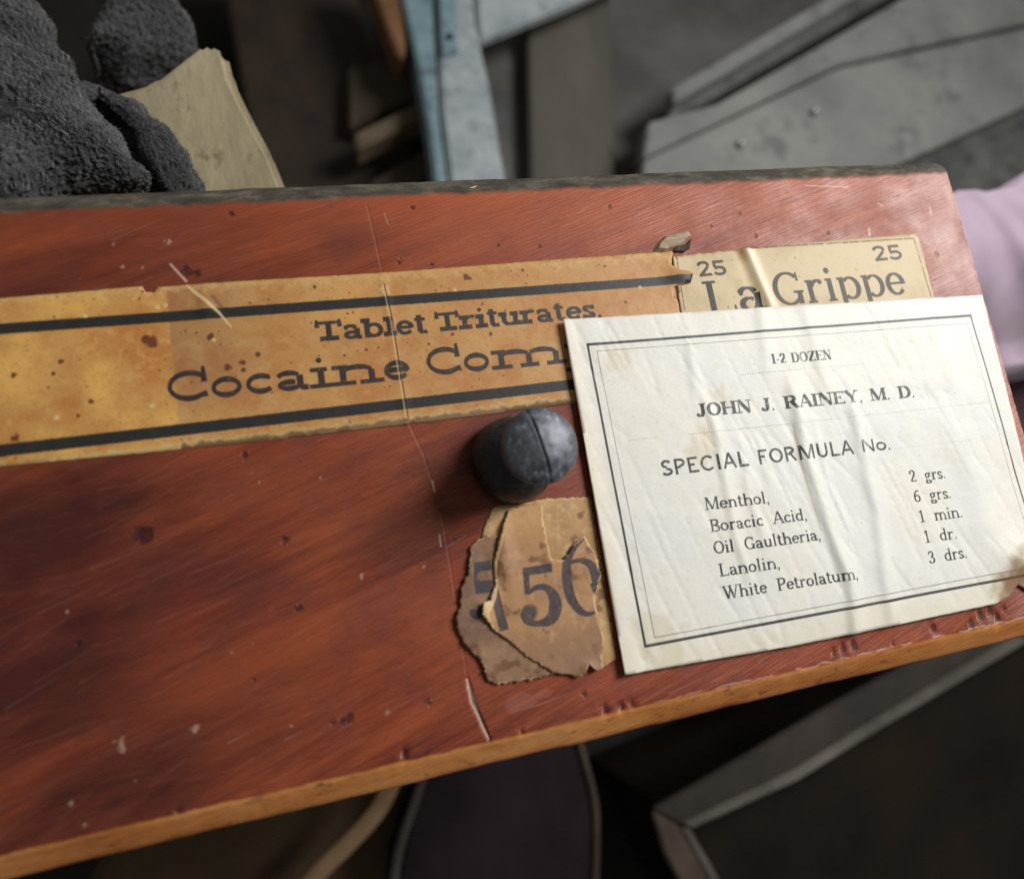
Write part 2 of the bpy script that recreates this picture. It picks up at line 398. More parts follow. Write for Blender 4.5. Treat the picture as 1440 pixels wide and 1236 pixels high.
# single marks
def scr(pts, wd, val=1., T_=None, soft=1.5): fm.stroke(pale if T_ is None else T_, M2(*pts), wd, soft=soft, val=val)
crack = [(516, 290), (528, 340), (541, 400), (549, 450), (558, 510), (570, 585), (596, 640), (612, 690), (624, 740), (634, 800), (646, 880), (657, 955), (662, 985), (672, 1005), (679, 1022), (687, 1038)]
scr(crack[:4], .07, .2); scr(crack[5:7], .07, .2); scr(crack[8:12], .08, .12)
scr([(608, 676), (611, 690)], .3, .9); scr([(618, 752), (620, 768)], .3, .7)
scr(crack[11:], .45, 1.0); scr([(659, 965), (665, 985), (670, 998)], .8, 1.0)
fm.stroke(dark, M2((663, 962), (668, 985), (676, 1003), (684, 1020), (690, 1040)), .35, soft=2)
scr([(240, 372), (252, 385), (262, 396)], .5, .8); scr([(540, 300), (546, 316)], .15, .6)
scr([(1132, 261), (1160, 262), (1192, 263)], .3, .8); scr([(1235, 286), (1242, 290)], .4, .8)
scr([(1308, 292), (1309, 300)], .5, .9); scr([(1222, 322), (1223, 331)], .5, .9)
scr([(650, 262), (664, 270)], .5, .2)
for (x, y, r) in [(268, 384, 1.9), (260, 378, 1.2), (205, 752, 2.4), (484, 1014, 1.1), (492, 1010, 1.1), (468, 1015, .7), (603, 986, .9), (402, 760, .9), (345, 640, .9),
                  (856, 291, .8), (580, 292, .7), (562, 368, .8), (607, 372, .6), (822, 975, .8), (638, 760, .5), (1063, 332, .7), (1000, 318, .5),
                  (420, 855, 1.0), (110, 905, .7), (357, 955, .5), (1165, 328, .6), (1318, 358, .8), (700, 345, .5), (758, 346, .5), (325, 300, .8), (1040, 300, .5)]:
    u, v = mm(x, y); fm.blob(dark, u, v, r * .85, .85, int(x), k=1.8); fm.blob(dent, u, v, r * .9, 1, int(x), k=1.8)
for (x, y, r) in [(487, 1017, .45), (606, 984, .5), (238, 340, .7), (232, 339, .5), (172, 376, .5), (200, 377, .4), (160, 343, .4), (95, 860, .4), (275, 1025, .9), (170, 1048, 1.3),
                  (545, 1000, .6), (120, 1160, .5), (100, 1130, .5), (410, 1020, .4), (360, 1148, .6), (508, 810, .6), (365, 678, .3), (265, 1195, .5)]:
    u, v = mm(x, y); fm.blob(pale, u, v, r * .8, .45, int(x) + 2, k=2.4)
for _ in range(60):
    u = rs.uniform(-75, 172); v = rs.uniform(-33, 86); r = rs.uniform(.12, .42)
    fm.blob(pale if rs.random() < .45 else dark, u, v, r * .8, rs.uniform(.15, .5), rs.randint(1, 99), k=2.2)
for _ in range(30):
    u = rs.uniform(20, 172); v = rs.uniform(-33, 86); a = math.radians(rs.gauss(20, 10)); L = rs.uniform(1, 6)
    fm.stroke(pale, [(u, v), (u + math.cos(a) * L, v + math.sin(a) * L)], [.14, .05], soft=2.5, val=rs.uniform(.1, .4))
for pts in [[(722, 1000), (760, 990), (800, 975)], [(890, 1010), (960, 985), (1010, 960)], [(940, 975), (985, 955)], [(900, 990), (945, 962)], [(1000, 960), (1050, 935)], [(320, 1045), (350, 1030)], [(400, 1040), (425, 1028)]]:
    scr(pts, [.06, .2, .05][:len(pts)] if len(pts) == 3 else [.16, .05], .32)
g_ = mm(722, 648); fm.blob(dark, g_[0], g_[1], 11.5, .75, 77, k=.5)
# chips of the paint along the lower arris and white dents
chips = [(568, 1062, 1.1), (733, 1030, .8), (850, 1000, 1.3), (873, 996, 1.2), (888, 990, .8), (1002, 975, .7), (1172, 918, 1.0), (1184, 912, 1.4), (1199, 908, 1.4), (1255, 905, .7), (1312, 885, 1.2), (1365, 878, 1.2), (1378, 866, 1.4), (1392, 862, 1.5), (1402, 870, 1.3), (1412, 858, 1.0), (365, 1142, .8), (250, 1142, .7)]
lower_dents = []
for x, y, r in chips:
    u, v = mm(x, y); lower_dents.append((u, v, r)); fm.blob(dark, u + r * .5, v + r * .2, r * .55, .7, int(x), ry=r * 1.2)
    a_ = rs.uniform(-.6, .6); fm.stroke(pale, [(u - r * .5, v - r * rs.uniform(.2, 1)), (u - r * .2 + a_, v + r * rs.uniform(.3, .9))], [rs.uniform(.15, .4), .1], soft=2, val=rs.uniform(.4, .95))
# pale flaked patch and roughened zone under the torn label, paler tone towards the right end
M = fm.mask()
for x, y, r, ry in [(745, 985, 4.5, 1.6), (770, 975, 4.2, 1.3)]:
    u, v = mm(x, y); fm.blob(M, u, v, r, .10, 31, ry=ry, k=2.6)
lift = np.maximum(lift, M)
edge = sstep(150, 173, U) * fbm(U * .25, V * .12, 41, 4)
lift = np.maximum(lift, np.clip(edge * .9, 0, 1))
pale = np.maximum(pale, sstep(172.3, 173.0, U) * sstep(.40, .55, fbm(U * .5, V * .9, 45, 3)))
pale = np.maximum(pale, np.exp(-((V + 33.7 + (fbm(U * .4, V * 0, 46, 3) - .5) * .9) / .22) ** 2) * sstep(20, 110, U) * sstep(.38, .6, fbm(U * .35, V * .3, 47, 3)) * .8)
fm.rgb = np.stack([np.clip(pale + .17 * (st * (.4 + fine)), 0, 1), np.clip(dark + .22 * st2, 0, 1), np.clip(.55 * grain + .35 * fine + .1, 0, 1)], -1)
age = fm.mask(); wob_ = (fbm(U * .03, V * .05, 551, 4) - .5) * 70
for x, y, r, ry, vl in [(40, 760, 34, 14, .95), (-60, 960, 50, 22, .9), (150, 1130, 34, 14, .75), (330, 860, 16, 8, .45), (560, 760, 14, 10, .45), (100, 355, 26, 9, .5), (480, 345, 9, 5, .4), (690, 620, 14, 9, .7), (-200, 500, 90, 60, .6)]:
    u, v = mm(x, y); d_ = ((P_ - (u * ca + v * sa)) / r) ** 2 + ((Q_ - (-u * sa + v * ca)) / ry) ** 2; age = np.maximum(age, vl * np.exp(-d_ * (.6 + 1.0 * fbm(U * .07, V * .12, 561, 4))))
age *= .42 + .95 * fbm(P_ * .07, Q_ * .30, 571, 5, .55)
IM_MARK = fm.image('front_marks', False)
hm = Canvas(FU0, FV0, FU1, FV1, 8)
hh = .5 + .10 * (fine - .5) + .04 * (st - st2) - .10 * dent + .12 * lift * fbm(U * 1.5, V * 1.5, 9, 3)
gl = fm.mask(); fm.stroke(gl, M2(*crack), .3, soft=3); hh -= .07 * gl
cr2 = fm.mask(); fm.stroke(cr2, M2(*crack[11:]), .9, soft=3); hh -= .3 * cr2
hm.rgb = np.stack([np.clip(hh, 0, 1), lift, np.clip(age, 0, 1)], -1)
IM_H = hm.image('front_relief', False)

# ------------------------------------------------------------------ drawer front material
def wood_mat():
    m = mat_new('red_varnished_wood', .42, spec=.34); t = NT(m)
    uv = t.n('ShaderNodeUVMap'); ia = t.n('ShaderNodeTexImage', image=IM_MARK, extension='EXTEND'); ib = t.n('ShaderNodeTexImage', image=IM_H, extension='EXTEND')
    t.l(uv.outputs[0], ia.inputs[0]); t.l(uv.outputs[0], ib.inputs[0])
    sa_ = t.n('ShaderNodeSeparateColor'); t.l(ia.outputs[0], sa_.inputs[0]); sb = t.n('ShaderNodeSeparateColor'); t.l(ib.outputs[0], sb.inputs[0])
    tc = t.n('ShaderNodeTexCoord'); sep = t.n('ShaderNodeSeparateXYZ'); t.l(tc.outputs['Object'], sep.inputs[0])
    X_, Y_ = sep.outputs[0], sep.outputs[1]
    v = t.coords((1, 1, 1), (0, 0, math.radians(-17))); vs = t.coords((.35, 1.6, 1), (0, 0, math.radians(-17)))
    big = t.noise(vs, 22, 3, .5); blot = t.noise(v, 45, 6, .65)
    c = t.ramp(big, [(.28, (.095, .016, .010)), (.43, (.160, .029, .014)), (.57, (.245, .050, .020)), (.73, (.39, .100, .032))])
    c = t.mix(t.ramp(sa_.outputs[2], [(.38, .0), (.72, .7)]), c, (.40, .090, .030))
    c = t.mix(t.ramp(blot, [(.48, 0.), (.72, .65)]), c, (.085, .017, .016))
    # the finish is lighter and more orange above the paper strip
    up = t.n('ShaderNodeMapRange'); t.l(Y_, up.inputs[0]); up.inputs[1].default_value = .060; up.inputs[2].default_value = .085
    up.inputs[3].default_value = 0; up.inputs[4].default_value = .45; c = t.mix(up.outputs[0], c, (.54, .125, .043))
    c = t.mix(t.math('MULTIPLY', sb.outputs[2], 1.25, True), c, (.060, .013, .010))
    pk = t.ramp(t.noise(v, 30, 5), [(.46, 0.), (.75, .25)]); c = t.mix(pk, c, (.20, .034, .028))
    pore = t.noise(t.coords((.05, 1, 1), (0, 0, math.radians(-14))), 1900, 5, .75); c = t.mix(t.ramp(pore, [(.50, 0.), (.70, .22)]), c, (.055, .012, .009))
    pore2 = t.noise(t.coords((.07, 1, 1), (0, 0, math.radians(-17))), 1300, 5, .7); c = t.mix(t.ramp(pore2, [(.55, 0.), (.75, .16)]), c, (.50, .15, .055))
    c = t.mix(sb.outputs[1], c, (.60, .36, .32))
    c = t.mix(t.math('MULTIPLY', sa_.outputs[0], .75), c, (.72, .50, .38))
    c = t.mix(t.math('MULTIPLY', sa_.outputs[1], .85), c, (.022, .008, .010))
    # dusty upper arris, bare orange wood at the lower arris
    wob = t.noise(t.coords(), 160, 5, .65); w2 = t.math('MULTIPLY', t.math('SUBTRACT', wob, .5), .0024)
    yy = t.math('ADD', Y_, w2)
    mt = t.n('ShaderNodeMapRange'); t.l(yy, mt.inputs[0]); mt.inputs[1].default_value = .0843; mt.inputs[2].default_value = .0854
    dustc = t.ramp(t.noise(t.coords((.4, 1, 1)), 300, 6, .7), [(.3, (.030, .025, .019)), (.5, (.078, .066, .049)), (.72, (.20, .175, .13))])
    c = t.mix(mt.outputs[0], c, dustc)
    mb = t.n('ShaderNodeMapRange'); t.l(t.math('ADD', Y_, t.math('MULTIPLY', w2, .5)), mb.inputs[0]); mb.inputs[1].default_value = -.0336; mb.inputs[2].default_value = -.0343
    bare = t.ramp(t.noise(t.coords((.22, 1, 1)), 120, 6, .6), [(.26, (.26, .08, .022)), (.40, (.60, .21, .052)), (.6, (.78, .33, .10)), (.8, (.84, .46, .20))])
    bare = t.mix(t.ramp(t.noise(t.coords(), 60, 5), [(.60, 0.), (.8, .4)]), bare, (.14, .055, .03))
    bare = t.mix(t.ramp(t.noise(t.coords((.6, 1, 1)), 420, 5, .7), [(.58, 0.), (.70, .7)]), bare, (.10, .035, .02))
    c = t.mix(mb.outputs[0], c, bare)
    t.l(c, t.b.inputs['Base Color'])
    r = t.ramp(t.noise(v, 90, 5), [(.3, .36), (.7, .58)]); r = t.mix(mt.outputs[0], r, (.9, .9, .9)); t.l(r, t.b.inputs['Roughness'])
    nb = t.bump(sb.outputs[0], .75, .0012); nb = t.bump(t.noise(t.coords((.5, 1.5, 1), (0, 0, -.3)), 900, 4, .7), .16, .0004, nb)
    t.l(nb, t.b.inputs['Normal'])
    return m
MW = wood_mat()
M_BODY = simple('plain_drawer_wood', (.20, .11, .05), (.32, .19, .09), 20, .7, stretch=(.3, 1, 1))

drawer = tag(empty('wooden_drawer', (0, 0, -.55)), 'red varnished wooden drawer with paper labels pasted on its front and a black knob', 'drawer')
def kid(o): o.parent = drawer; o.matrix_parent_inverse = Matrix.Translation((0, 0, .55)); return o

def front_board():
    us = list(np.arange(-185, 172.6, .7)) + [172.9, 173.25, 173.5, 173.6]
    # section across: (v, z) from the bottom side over the face to the top side
    prof = [(-39.3, -15), (-39.3, -6), (-39.1, -4.6), (-38.6, -3.9), (-37.8, -3.2), (-37, -2.5), (-36.2, -1.8), (-35.4, -1.1), (-34.8, -.6), (-34.3, -.22), (-33.9, -.06)]
    prof += [(v, 0) for v in np.arange(-33.4, 85.2, .7)] + [(85.5, -.02), (86, -.1), (86.6, -.35), (87.2, -.8), (87.8, -1.2), (88.5, -1.7), (89.2, -2.3), (89.8, -3.0), (90.2, -4), (90.3, -15)]
    pv = np.array([p[0] for p in prof]); pz = np.array([p[1] for p in prof]); ua = np.array(us)
    UU, VV = np.meshgrid(ua, pv); ZZ = np.repeat(pz[:, None], len(us), 1)
    # knocked arrises
    nz = (fbm(UU * .35, VV * .35, 51, 4) - .5)
    rim = np.exp(-((VV + 34.4) / 1.3) ** 2) + np.exp(-((VV - 86.6) / 1.6) ** 2)
    ZZ += nz * .36 * rim + (fbm(UU * .05, VV * .05, 61, 3) - .5) * .25 * (np.abs(ZZ) < 1)
    VV = VV + np.where(pv[:, None] > 86, (fbm(UU * .18, VV * 0, 71, 4) - .5) * .35, 0) + np.where(pv[:, None] < -35, (fbm(UU * .12, VV * 0, 81, 4) - .5) * .5, 0)
    for u, v, r in lower_dents:
        kk = rs.uniform(.45, 1.1); lean = rs.uniform(-.5, .5); g = np.exp(-(((UU - u - (VV - v) * lean) / (r * .75 * kk)) ** 2 + ((VV - v) / (r * rs.uniform(.8, 1.6))) ** 2)); ZZ -= g * r * rs.uniform(.25, .6)
        g2 = np.exp(-(((UU - u + r * 1.1) / (r * .5)) ** 2 + ((VV - v) / (r * 1.2)) ** 2)); ZZ += g2 * r * .10 * (VV > -36)
    # right arris eased
    e = np.clip((UU - 172.6) / 1.0, 0, 1); ZZ -= e ** 2 * .9 * (ZZ > -6); ZZ += nz * .5 * e
    ns, nu = len(prof), len(us)
    co = np.stack([UU, VV, ZZ], -1).reshape(-1, 3) / 1000.
    F = []
    for j in range(ns - 1):
        b = j * nu
        for i in range(nu - 1): F.append((b + i, b + i + 1, b + nu + i + 1, b + nu + i))
    F.append([j * nu + nu - 1 for j in range(ns)]); F.append([j * nu for j in range(ns)][::-1])
    F.append([i for i in range(nu)][::-1] + [(ns - 1) * nu + i for i in range(nu)])
    me = bpy.data.meshes.new('front_board'); me.from_pydata([tuple(c) for c in co], [], F); me.validate()
    uvl = me.uv_layers.new(name='UVMap'); vi = np.zeros(len(me.loops), int); me.loops.foreach_get('vertex_index', vi)
    vc = np.zeros(len(me.vertices) * 3, np.float32); me.vertices.foreach_get('co', vc); vc = vc.reshape(-1, 3)[vi] * 1000
    uvv = np.stack([(vc[:, 0] - FU0) / (FU1 - FU0), (vc[:, 1] - FV0) / (FV1 - FV0)], -1).astype(np.float32)
    uvl.data.foreach_set('uv', uvv.ravel())
    me.polygons.foreach_set('use_smooth', [True] * len(me.polygons))
    for p in me.polygons[-3:]: p.use_smooth = False
    return kid(link('front_board', me, MW))
front_board()
kid(box('side_panel', .158, .168, -.034, .084, -.55, -.0155, M_BODY))
kid(box('side_panel', -.180, -.170, -.034, .084, -.55, -.0155, M_BODY))
kid(box('long_panel', -.1695, .1575, .074, .084, -.55, -.0155, M_BODY))
kid(box('bottom_panel', -.1695, .1575, -.034, -.028, -.55, -.0155, M_BODY))

# ------------------------------------------------------------------ paper sheets
def jag(pts, step=.5, amp=.25, seed=1, closed=True):
    """roughen an outline given in mm"""
    out = []; n = len(pts); rr = random.Random(seed)
    for i in range(n if closed else n - 1):
        a = np.array(pts[i], float); b = np.array(pts[(i + 1) % n], float); L = np.hypot(*(b - a)); k = max(1, int(L / step))
        t = (b - a) / max(L, 1e-9); q = np.array([-t[1], t[0]])
        am = amp[i] if isinstance(amp, (list, tuple)) else amp
        for j in range(k):
            p = a + (b - a) * j / k
            if j > 0: p = p + q * (mnoise.noise(Vector((p[0] * .6, p[1] * .6, seed))) * 1.0 + rr.uniform(-.75, .75)) * am
            out.append(tuple(p))
    return out

def sheet(name, outline, hfun, rect, mat, pitch=.8, thick=.18, parent=None):
    """thin paper: outline in mm, hfun(U, V) -> height in mm of the upper side"""
    O = np.array(outline); u0, v0 = O.min(0); u1, v1 = O.max(0)
    gu, gv = np.meshgrid(np.arange(u0 + pitch / 2, u1, pitch), np.arange(v0 + pitch / 2, v1, pitch))
    gu = gu.ravel(); gv = gv.ravel()
    ins = np.zeros(gu.shape, bool); dmin = np.full(gu.shape, 1e9)
    for i in range(len(O)):
        a = O[i]; b = O[(i + 1) % len(O)]
        if a[1] != b[1]:
            c = ((a[1] > gv) != (b[1] > gv)); xs = (b[0] - a[0]) * (gv - a[1]) / (b[1] - a[1]) + a[0]; ins ^= c & (gu < xs)
        e = b - a; tt = np.clip(((gu - a[0]) * e[0] + (gv - a[1]) * e[1]) / max(e @ e, 1e-9), 0, 1)
        dmin = np.minimum(dmin, np.hypot(gu - a[0] - tt * e[0], gv - a[1] - tt * e[1]))
    ok = ins & (dmin > pitch * .35)
    pts = [Vector(p) for p in outline] + [Vector((a, b)) for a, b in zip(gu[ok], gv[ok])]
    vs, es, fs, *_ = delaunay_2d_cdt(pts, [], [list(range(len(outline)))], 1, 1e-6)
    A = np.array([tuple(v) for v in vs]); Hh = hfun(A[:, 0], A[:, 1])
    top = [(a[0] / 1000, a[1] / 1000, h / 1000) for a, h in zip(A, Hh)]
    bot = [(x, y, z - thick / 1000) for x, y, z in top]; N = len(top)
    F = []; cnt = {}
    for f in fs:
        ar = sum(A[f[i]][0] * A[f[(i + 1) % len(f)]][1] - A[f[(i + 1) % len(f)]][0] * A[f[i]][1] for i in range(len(f)))
        f = list(f) if ar > 0 else list(f)[::-1]
        F.append(f)
        for i in range(len(f)): cnt[(f[i], f[(i + 1) % len(f)])] = 1
    nt = len(F)
    F += [[i + N for i in f[::-1]] for f in F[:nt]]
    for (a, b) in list(cnt):
        if (b, a) not in cnt: F.append([b, a, a + N, b + N])
    me = bpy.data.meshes.new(name); me.from_pydata(top + bot, [], F); me.validate()
    uvl = me.uv_layers.new(name='UVMap'); vi = np.zeros(len(me.loops), int); me.loops.foreach_get('vertex_index', vi)
    AA = np.concatenate([A, A])[vi]
    uvl.data.foreach_set('uv', np.stack([(AA[:, 0] - rect[0]) / (rect[2] - rect[0]), (AA[:, 1] - rect[1]) / (rect[3] - rect[1])], -1).astype(np.float32).ravel())
    sm = [i < 2 * nt for i in range(len(me.polygons))]; me.polygons.foreach_set('use_smooth', sm)
    return link(name, me, mat, parent)

def paper_mat(name, im, rough=.55, spec=.35, bump=.25, scale=700, wav=.25):
    m = mat_new(name, rough, spec=spec); t = NT(m)
    uv = t.n('ShaderNodeUVMap'); ia = t.n('ShaderNodeTexImage', image=im, extension='EXTEND'); t.l(uv.outputs[0], ia.inputs[0])
    t.l(ia.outputs[0], t.b.inputs['Base Color'])
    nb = t.bump(t.noise(t.coords(), scale, 5, .7), bump, .0004)
    nb = t.bump(t.noise(t.coords(), 110, 4, .6), wav, .0012, nb)
    t.l(nb, t.b.inputs['Normal']); return m

# --- long strip label
s = Canvas(-186, 28, 96, 72, 11); U, V = s.U, s.V
n1 = fbm(U * .12, V * .14, 101, 5); n2 = fbm(U * .6, V * .6, 111, 5, .6); n3 = fbm(U * 2.5, V * 2.5, 121, 3)
s.rgb[:] = lin2((202, 150, 84))
s.mix(sstep(.42, .7, n1), (190, 126, 64)); s.mix(sstep(.50, .75, n2), (220, 168, 96), .5)
s.mix(sstep(.45, .2, n1), (232, 180, 96), .7)
# browned right of where an older slip covered the paper
bu = mm(240, 470)[0]; slip = sstep(bu - .25, bu + .25, U + (fbm(U * 0, V * .8, 7, 3) - .5) * .8)
s.mix(slip, (182, 132, 84), .40); s.mix(slip * sstep(bu + 26, bu + 2, U) * sstep(36, 48, V), (140, 100, 72), .42)
s.mix(slip * sstep(.5, .75, fbm(U * .25, V * .3, 131, 4)), (200, 162, 106), .40)
# paler worn margins
topv = mm(500, 388)[1]
s.mix(sstep(34.8, 33.2, V + (n2 - .5) * 3) , (205, 180, 124), .85); s.mix(sstep(64.5, 67, V + (n2 - .5) * 4), (214, 184, 122), .5)
s.mix(sstep(33.9, 33.0, V + (n2 - .5) * 2) * slip, (112, 82, 56), .8)
s.mix(sstep(.62, .8, n3) * .3, (150, 98, 52))
ink = s.mask()
# two rules
rv_hi = [mm(0, 463), mm(970, 393)]; rv_lo = [mm(0, 634), mm(805, 541)]
for (a, b), wd in ((rv_hi, 2.15), (rv_lo, 2.3)):
    sl = (b[1] - a[1]) / (b[0] - a[0]); y = a[1] + sl * (U - a[0]); wv_ = wd * (1 + .04 * fbm(U * .5, V * 0, 5, 3))
    ink = np.maximum(ink, np.clip(.5 - (np.abs(V - y + (fbm(U * 3, V * 3, 15, 2) - .5) * .12) - wv_ / 2) * s.ppm / 1.5, 0, 1))
rule = ink.copy()
tx = s.mask()
lettering(s, tx, 'Tablet', mm(445, 481), mm(603, 468.5), 4.4, 1.2, .72, xh=.75, serif=1.5, sth=1.05, ball=1.25, av=1.0)
lettering(s, tx, 'Triturates.', mm(614, 467), mm(849, 446), 4.3, 1.15, .70, xh=.75, serif=1.5, sth=1.0, ball=1.25, av=1.0)
lettering(s, tx, 'Cocaine', mm(233, 568), mm(579, 533), 6.5, 1.35, 1.22, xh=.69, serif=1.6, sth=.95, av=.85, wide={'n': 1.22, 'C': .88, 'e': .88, 'i': 1.08, 'o': .9, 'c': .9})
lettering(s, tx, 'Compound', mm(599, 530), mm(1029, 488), 6.4, 1.35, 1.22, xh=.69, serif=1.5, sth=.95, av=.85, wide={'m': 1.42, 'C': .88, 'o': .88, 'p': 1.1, 'n': 1.2})
tx = tx * (.80 + .25 * n2) * (1 - .5 * sstep(.68, .8, fbm(U * 3, V * 3, 141, 3)))
s.mix(np.clip(rule * (.9 + .08 * n2), 0, 1), (36, 36, 37)); s.mix(np.clip(tx, 0, .92), (44, 38, 40))
sp = s.mask(); wl = s.mask()
for (x, y, r) in [(213, 481, 2.0), (206, 478, 1.4), (296, 474, 1.1), (320, 517, 1.2), (341, 510, 1.0), (342, 521, .8), (363, 499, .9), (128, 565, 1.0), (22, 616, 1.1), (86, 508, .9), (442, 404, .7), (515, 492, .5), (532, 489, .4),
                  (636, 470, .7), (690, 470, .7), (678, 428, .5), (880, 425, .5), (850, 375, .5), (735, 380, .6), (655, 390, 1.0), (660, 392, .8), (485, 500, .5), (603, 484, .5), (20, 528, .8), (75, 526, .7), (110, 585, .6)]:
    u, v = mm(x, y); s.blob(sp, u, v, r * .72, .9, int(x))
for _ in range(190):
    u = rs.uniform(-75, 92); v = rs.uniform(34, 68); s.blob(sp, u, v, rs.uniform(.1, .35), rs.uniform(.3, .8), rs.randint(1, 99))
s.mix(sp, (84, 40, 26), .85)
s.stroke(wl, M2((263, 402), (275, 412), (290, 424), (308, 440), (325, 460)), [.3, .8, .7, .6, .3], soft=1.5)
s.stroke(wl, M2((538, 400), (549, 450), (558, 510), (571, 588)), .22, soft=1.3, val=.9)
for (x, y) in [(301, 478), (214, 571), (80, 588), (120, 445), (222, 432), (234, 430), (900, 404), (640, 408)]:
    u, v = mm(x, y); s.blob(wl, u, v, .5, .9, int(x))
s.blob(wl, *mm(541, 408), 1.2, .6, 5)
s.mix(wl, (226, 200, 148), .85)
dk = s.mask(); s.stroke(dk, M2((540, 400), (552, 450), (561, 510), (574, 588)), .2, soft=1.5); s.mix(dk, (60, 35, 22), .8)
s.stroke(dk, M2((300, 418), (318, 442)), .9, soft=6); s.mix(dk, (60, 40, 26), .35)
IM = s.image('strip_print'); MS = paper_mat('strip_paper', IM, .5, .4, bump=.12, wav=.07)
right_end = M2((800, 571), (980, 545), (956, 440), (946, 405), (966, 400), (972, 384), (950, 382), (941, 374), (945, 352))
tl = [(-186, 63.5)] ; la = mm(0, 419); lb = mm(700, 374); lc = mm(945, 352)
sl_b = (mm(560, 600)[1] - mm(0, 654)[1]) / (mm(560, 600)[0] - mm(0, 654)[0])
outl = [(-186, mm(0, 655)[1] - .6), mm(0, 656), mm(330, 625), mm(640, 589), mm(860, 561), mm(965, 548), mm(958, 440), mm(947, 404), mm(970, 399), mm(973, 385), mm(955, 382), mm(943, 374), mm(946, 354), mm(830, 362), mm(540, 384), mm(320, 397), mm(222, 404), mm(218, 412), mm(205, 411), mm(200, 403), mm(0, 420), (-186, mm(0, 420)[1] + .5)]
def h_strip(u, v):
    h = .08 + .05 * fbm(u * .3, v * .3, 161, 3)
    h = h + .55 * np.exp(-((u - (mm(290, 425)[0])) / 1.8) ** 2 - ((v - mm(290, 425)[1]) / 3) ** 2) * 1
    a = mm(541, 400); b = mm(571, 588); uu = a[0] + (b[0] - a[0]) * (v - a[1]) / (b[1] - a[1]); h = h + .22 * np.exp(-((u - uu) / .5) ** 2)
    c = mm(960, 385); h = h + .9 * np.exp(-(((u - c[0]) / 4) ** 2 + ((v - c[1]) / 3.5) ** 2))
    return h
strip = sheet('strip_label', jag(outl, .8, [.1] + [.07] * 4 + [.15] * 8 + [.07] * 9, 3), h_strip, s.r, MS, pitch=.9, thick=.08)
kid(strip); strip['label'] = 'long yellowed paper strip with two black rules and bold lettering'

# --- small label beside it
s = Canvas(84, 44, 172, 78, 12); U, V = s.U, s.V
n1 = fbm(U * .12, V * .12, 201, 5); n2 = fbm(U * .8, V * .8, 211, 4)
s.rgb[:] = lin2((208, 187, 148)); s.mix(sstep(.4, .7, n1), (196, 173, 132)); s.mix(sstep(.45, .75, n2), (206, 186, 142), .6)
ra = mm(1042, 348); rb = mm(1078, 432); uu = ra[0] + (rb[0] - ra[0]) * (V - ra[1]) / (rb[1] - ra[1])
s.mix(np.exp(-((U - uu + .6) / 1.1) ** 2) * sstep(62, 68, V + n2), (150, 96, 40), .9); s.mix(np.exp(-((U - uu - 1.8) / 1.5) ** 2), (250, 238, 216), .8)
br = s.mask(); p = [mm(962, 437), mm(950, 356), mm(1284, 336), mm(1309, 420)]
s.stroke(br, [p[1], p[2]], .42); s.stroke(br, [p[0], p[1]], .32); s.stroke(br, [p[2], p[3]], .34)
s.mix(br * np.clip(.3 + 1.2 * n2, 0, 1) * (np.abs(fbm(U * .35, V * .35, 217, 2) - .5) > .02), (112, 84, 44), .9)
tx = s.mask()
lettering(s, tx, '25', mm(981, 391), mm(1024, 387), 4.1, .78, .72, sans=False, serif=.6, sth=.7, ball=.7)
lettering(s, tx, '25', mm(1228, 369), mm(1271, 365), 4.3, .78, .72, serif=.6, sth=.7, ball=.7)
lettering(s, tx, 'La', mm(994, 444), mm(1080, 436), 8.6, 1.6, .6, xh=.74, serif=.8, sth=.6, wide={'L': .95})
lettering(s, tx, 'Grippe', mm(1090, 432), mm(1276, 414), 8.8, 1.45, .62, xh=.70, serif=.8, sth=.62)
s.mix(np.clip(tx * (.85 + .3 * n2), 0, 1), (62, 52, 34))
s.mix(np.clip(tx * (.8 + .4 * n2), 0, .9) * sstep(rb[0] + 6, rb[0] - 2, U) * sstep(mm(1000, 395)[1] + .5, mm(1000, 395)[1] - .5, V), (44, 42, 36))
sp = s.mask()
for _ in range(60): s.blob(sp, rs.uniform(86, 165), rs.uniform(46, 76), rs.uniform(.1, .35), rs.uniform(.3, .8), rs.randint(1, 99))
s.mix(sp, (110, 70, 36), .7)
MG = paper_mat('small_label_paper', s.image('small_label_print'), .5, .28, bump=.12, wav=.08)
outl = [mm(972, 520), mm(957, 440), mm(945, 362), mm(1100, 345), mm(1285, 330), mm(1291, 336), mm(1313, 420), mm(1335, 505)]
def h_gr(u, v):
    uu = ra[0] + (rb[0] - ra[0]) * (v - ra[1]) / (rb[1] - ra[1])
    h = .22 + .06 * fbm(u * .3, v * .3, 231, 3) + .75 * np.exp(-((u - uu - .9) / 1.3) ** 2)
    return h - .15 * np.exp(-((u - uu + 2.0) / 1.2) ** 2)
g = kid(sheet('small_label', jag(outl, .7, [.05, .1, .2, .06, .05, .1, .1, .1], 9), h_gr, s.r, MG, pitch=.7, thick=.1)); g['label'] = 'cream label printed 25 La Grippe 25 with a raised wrinkle'

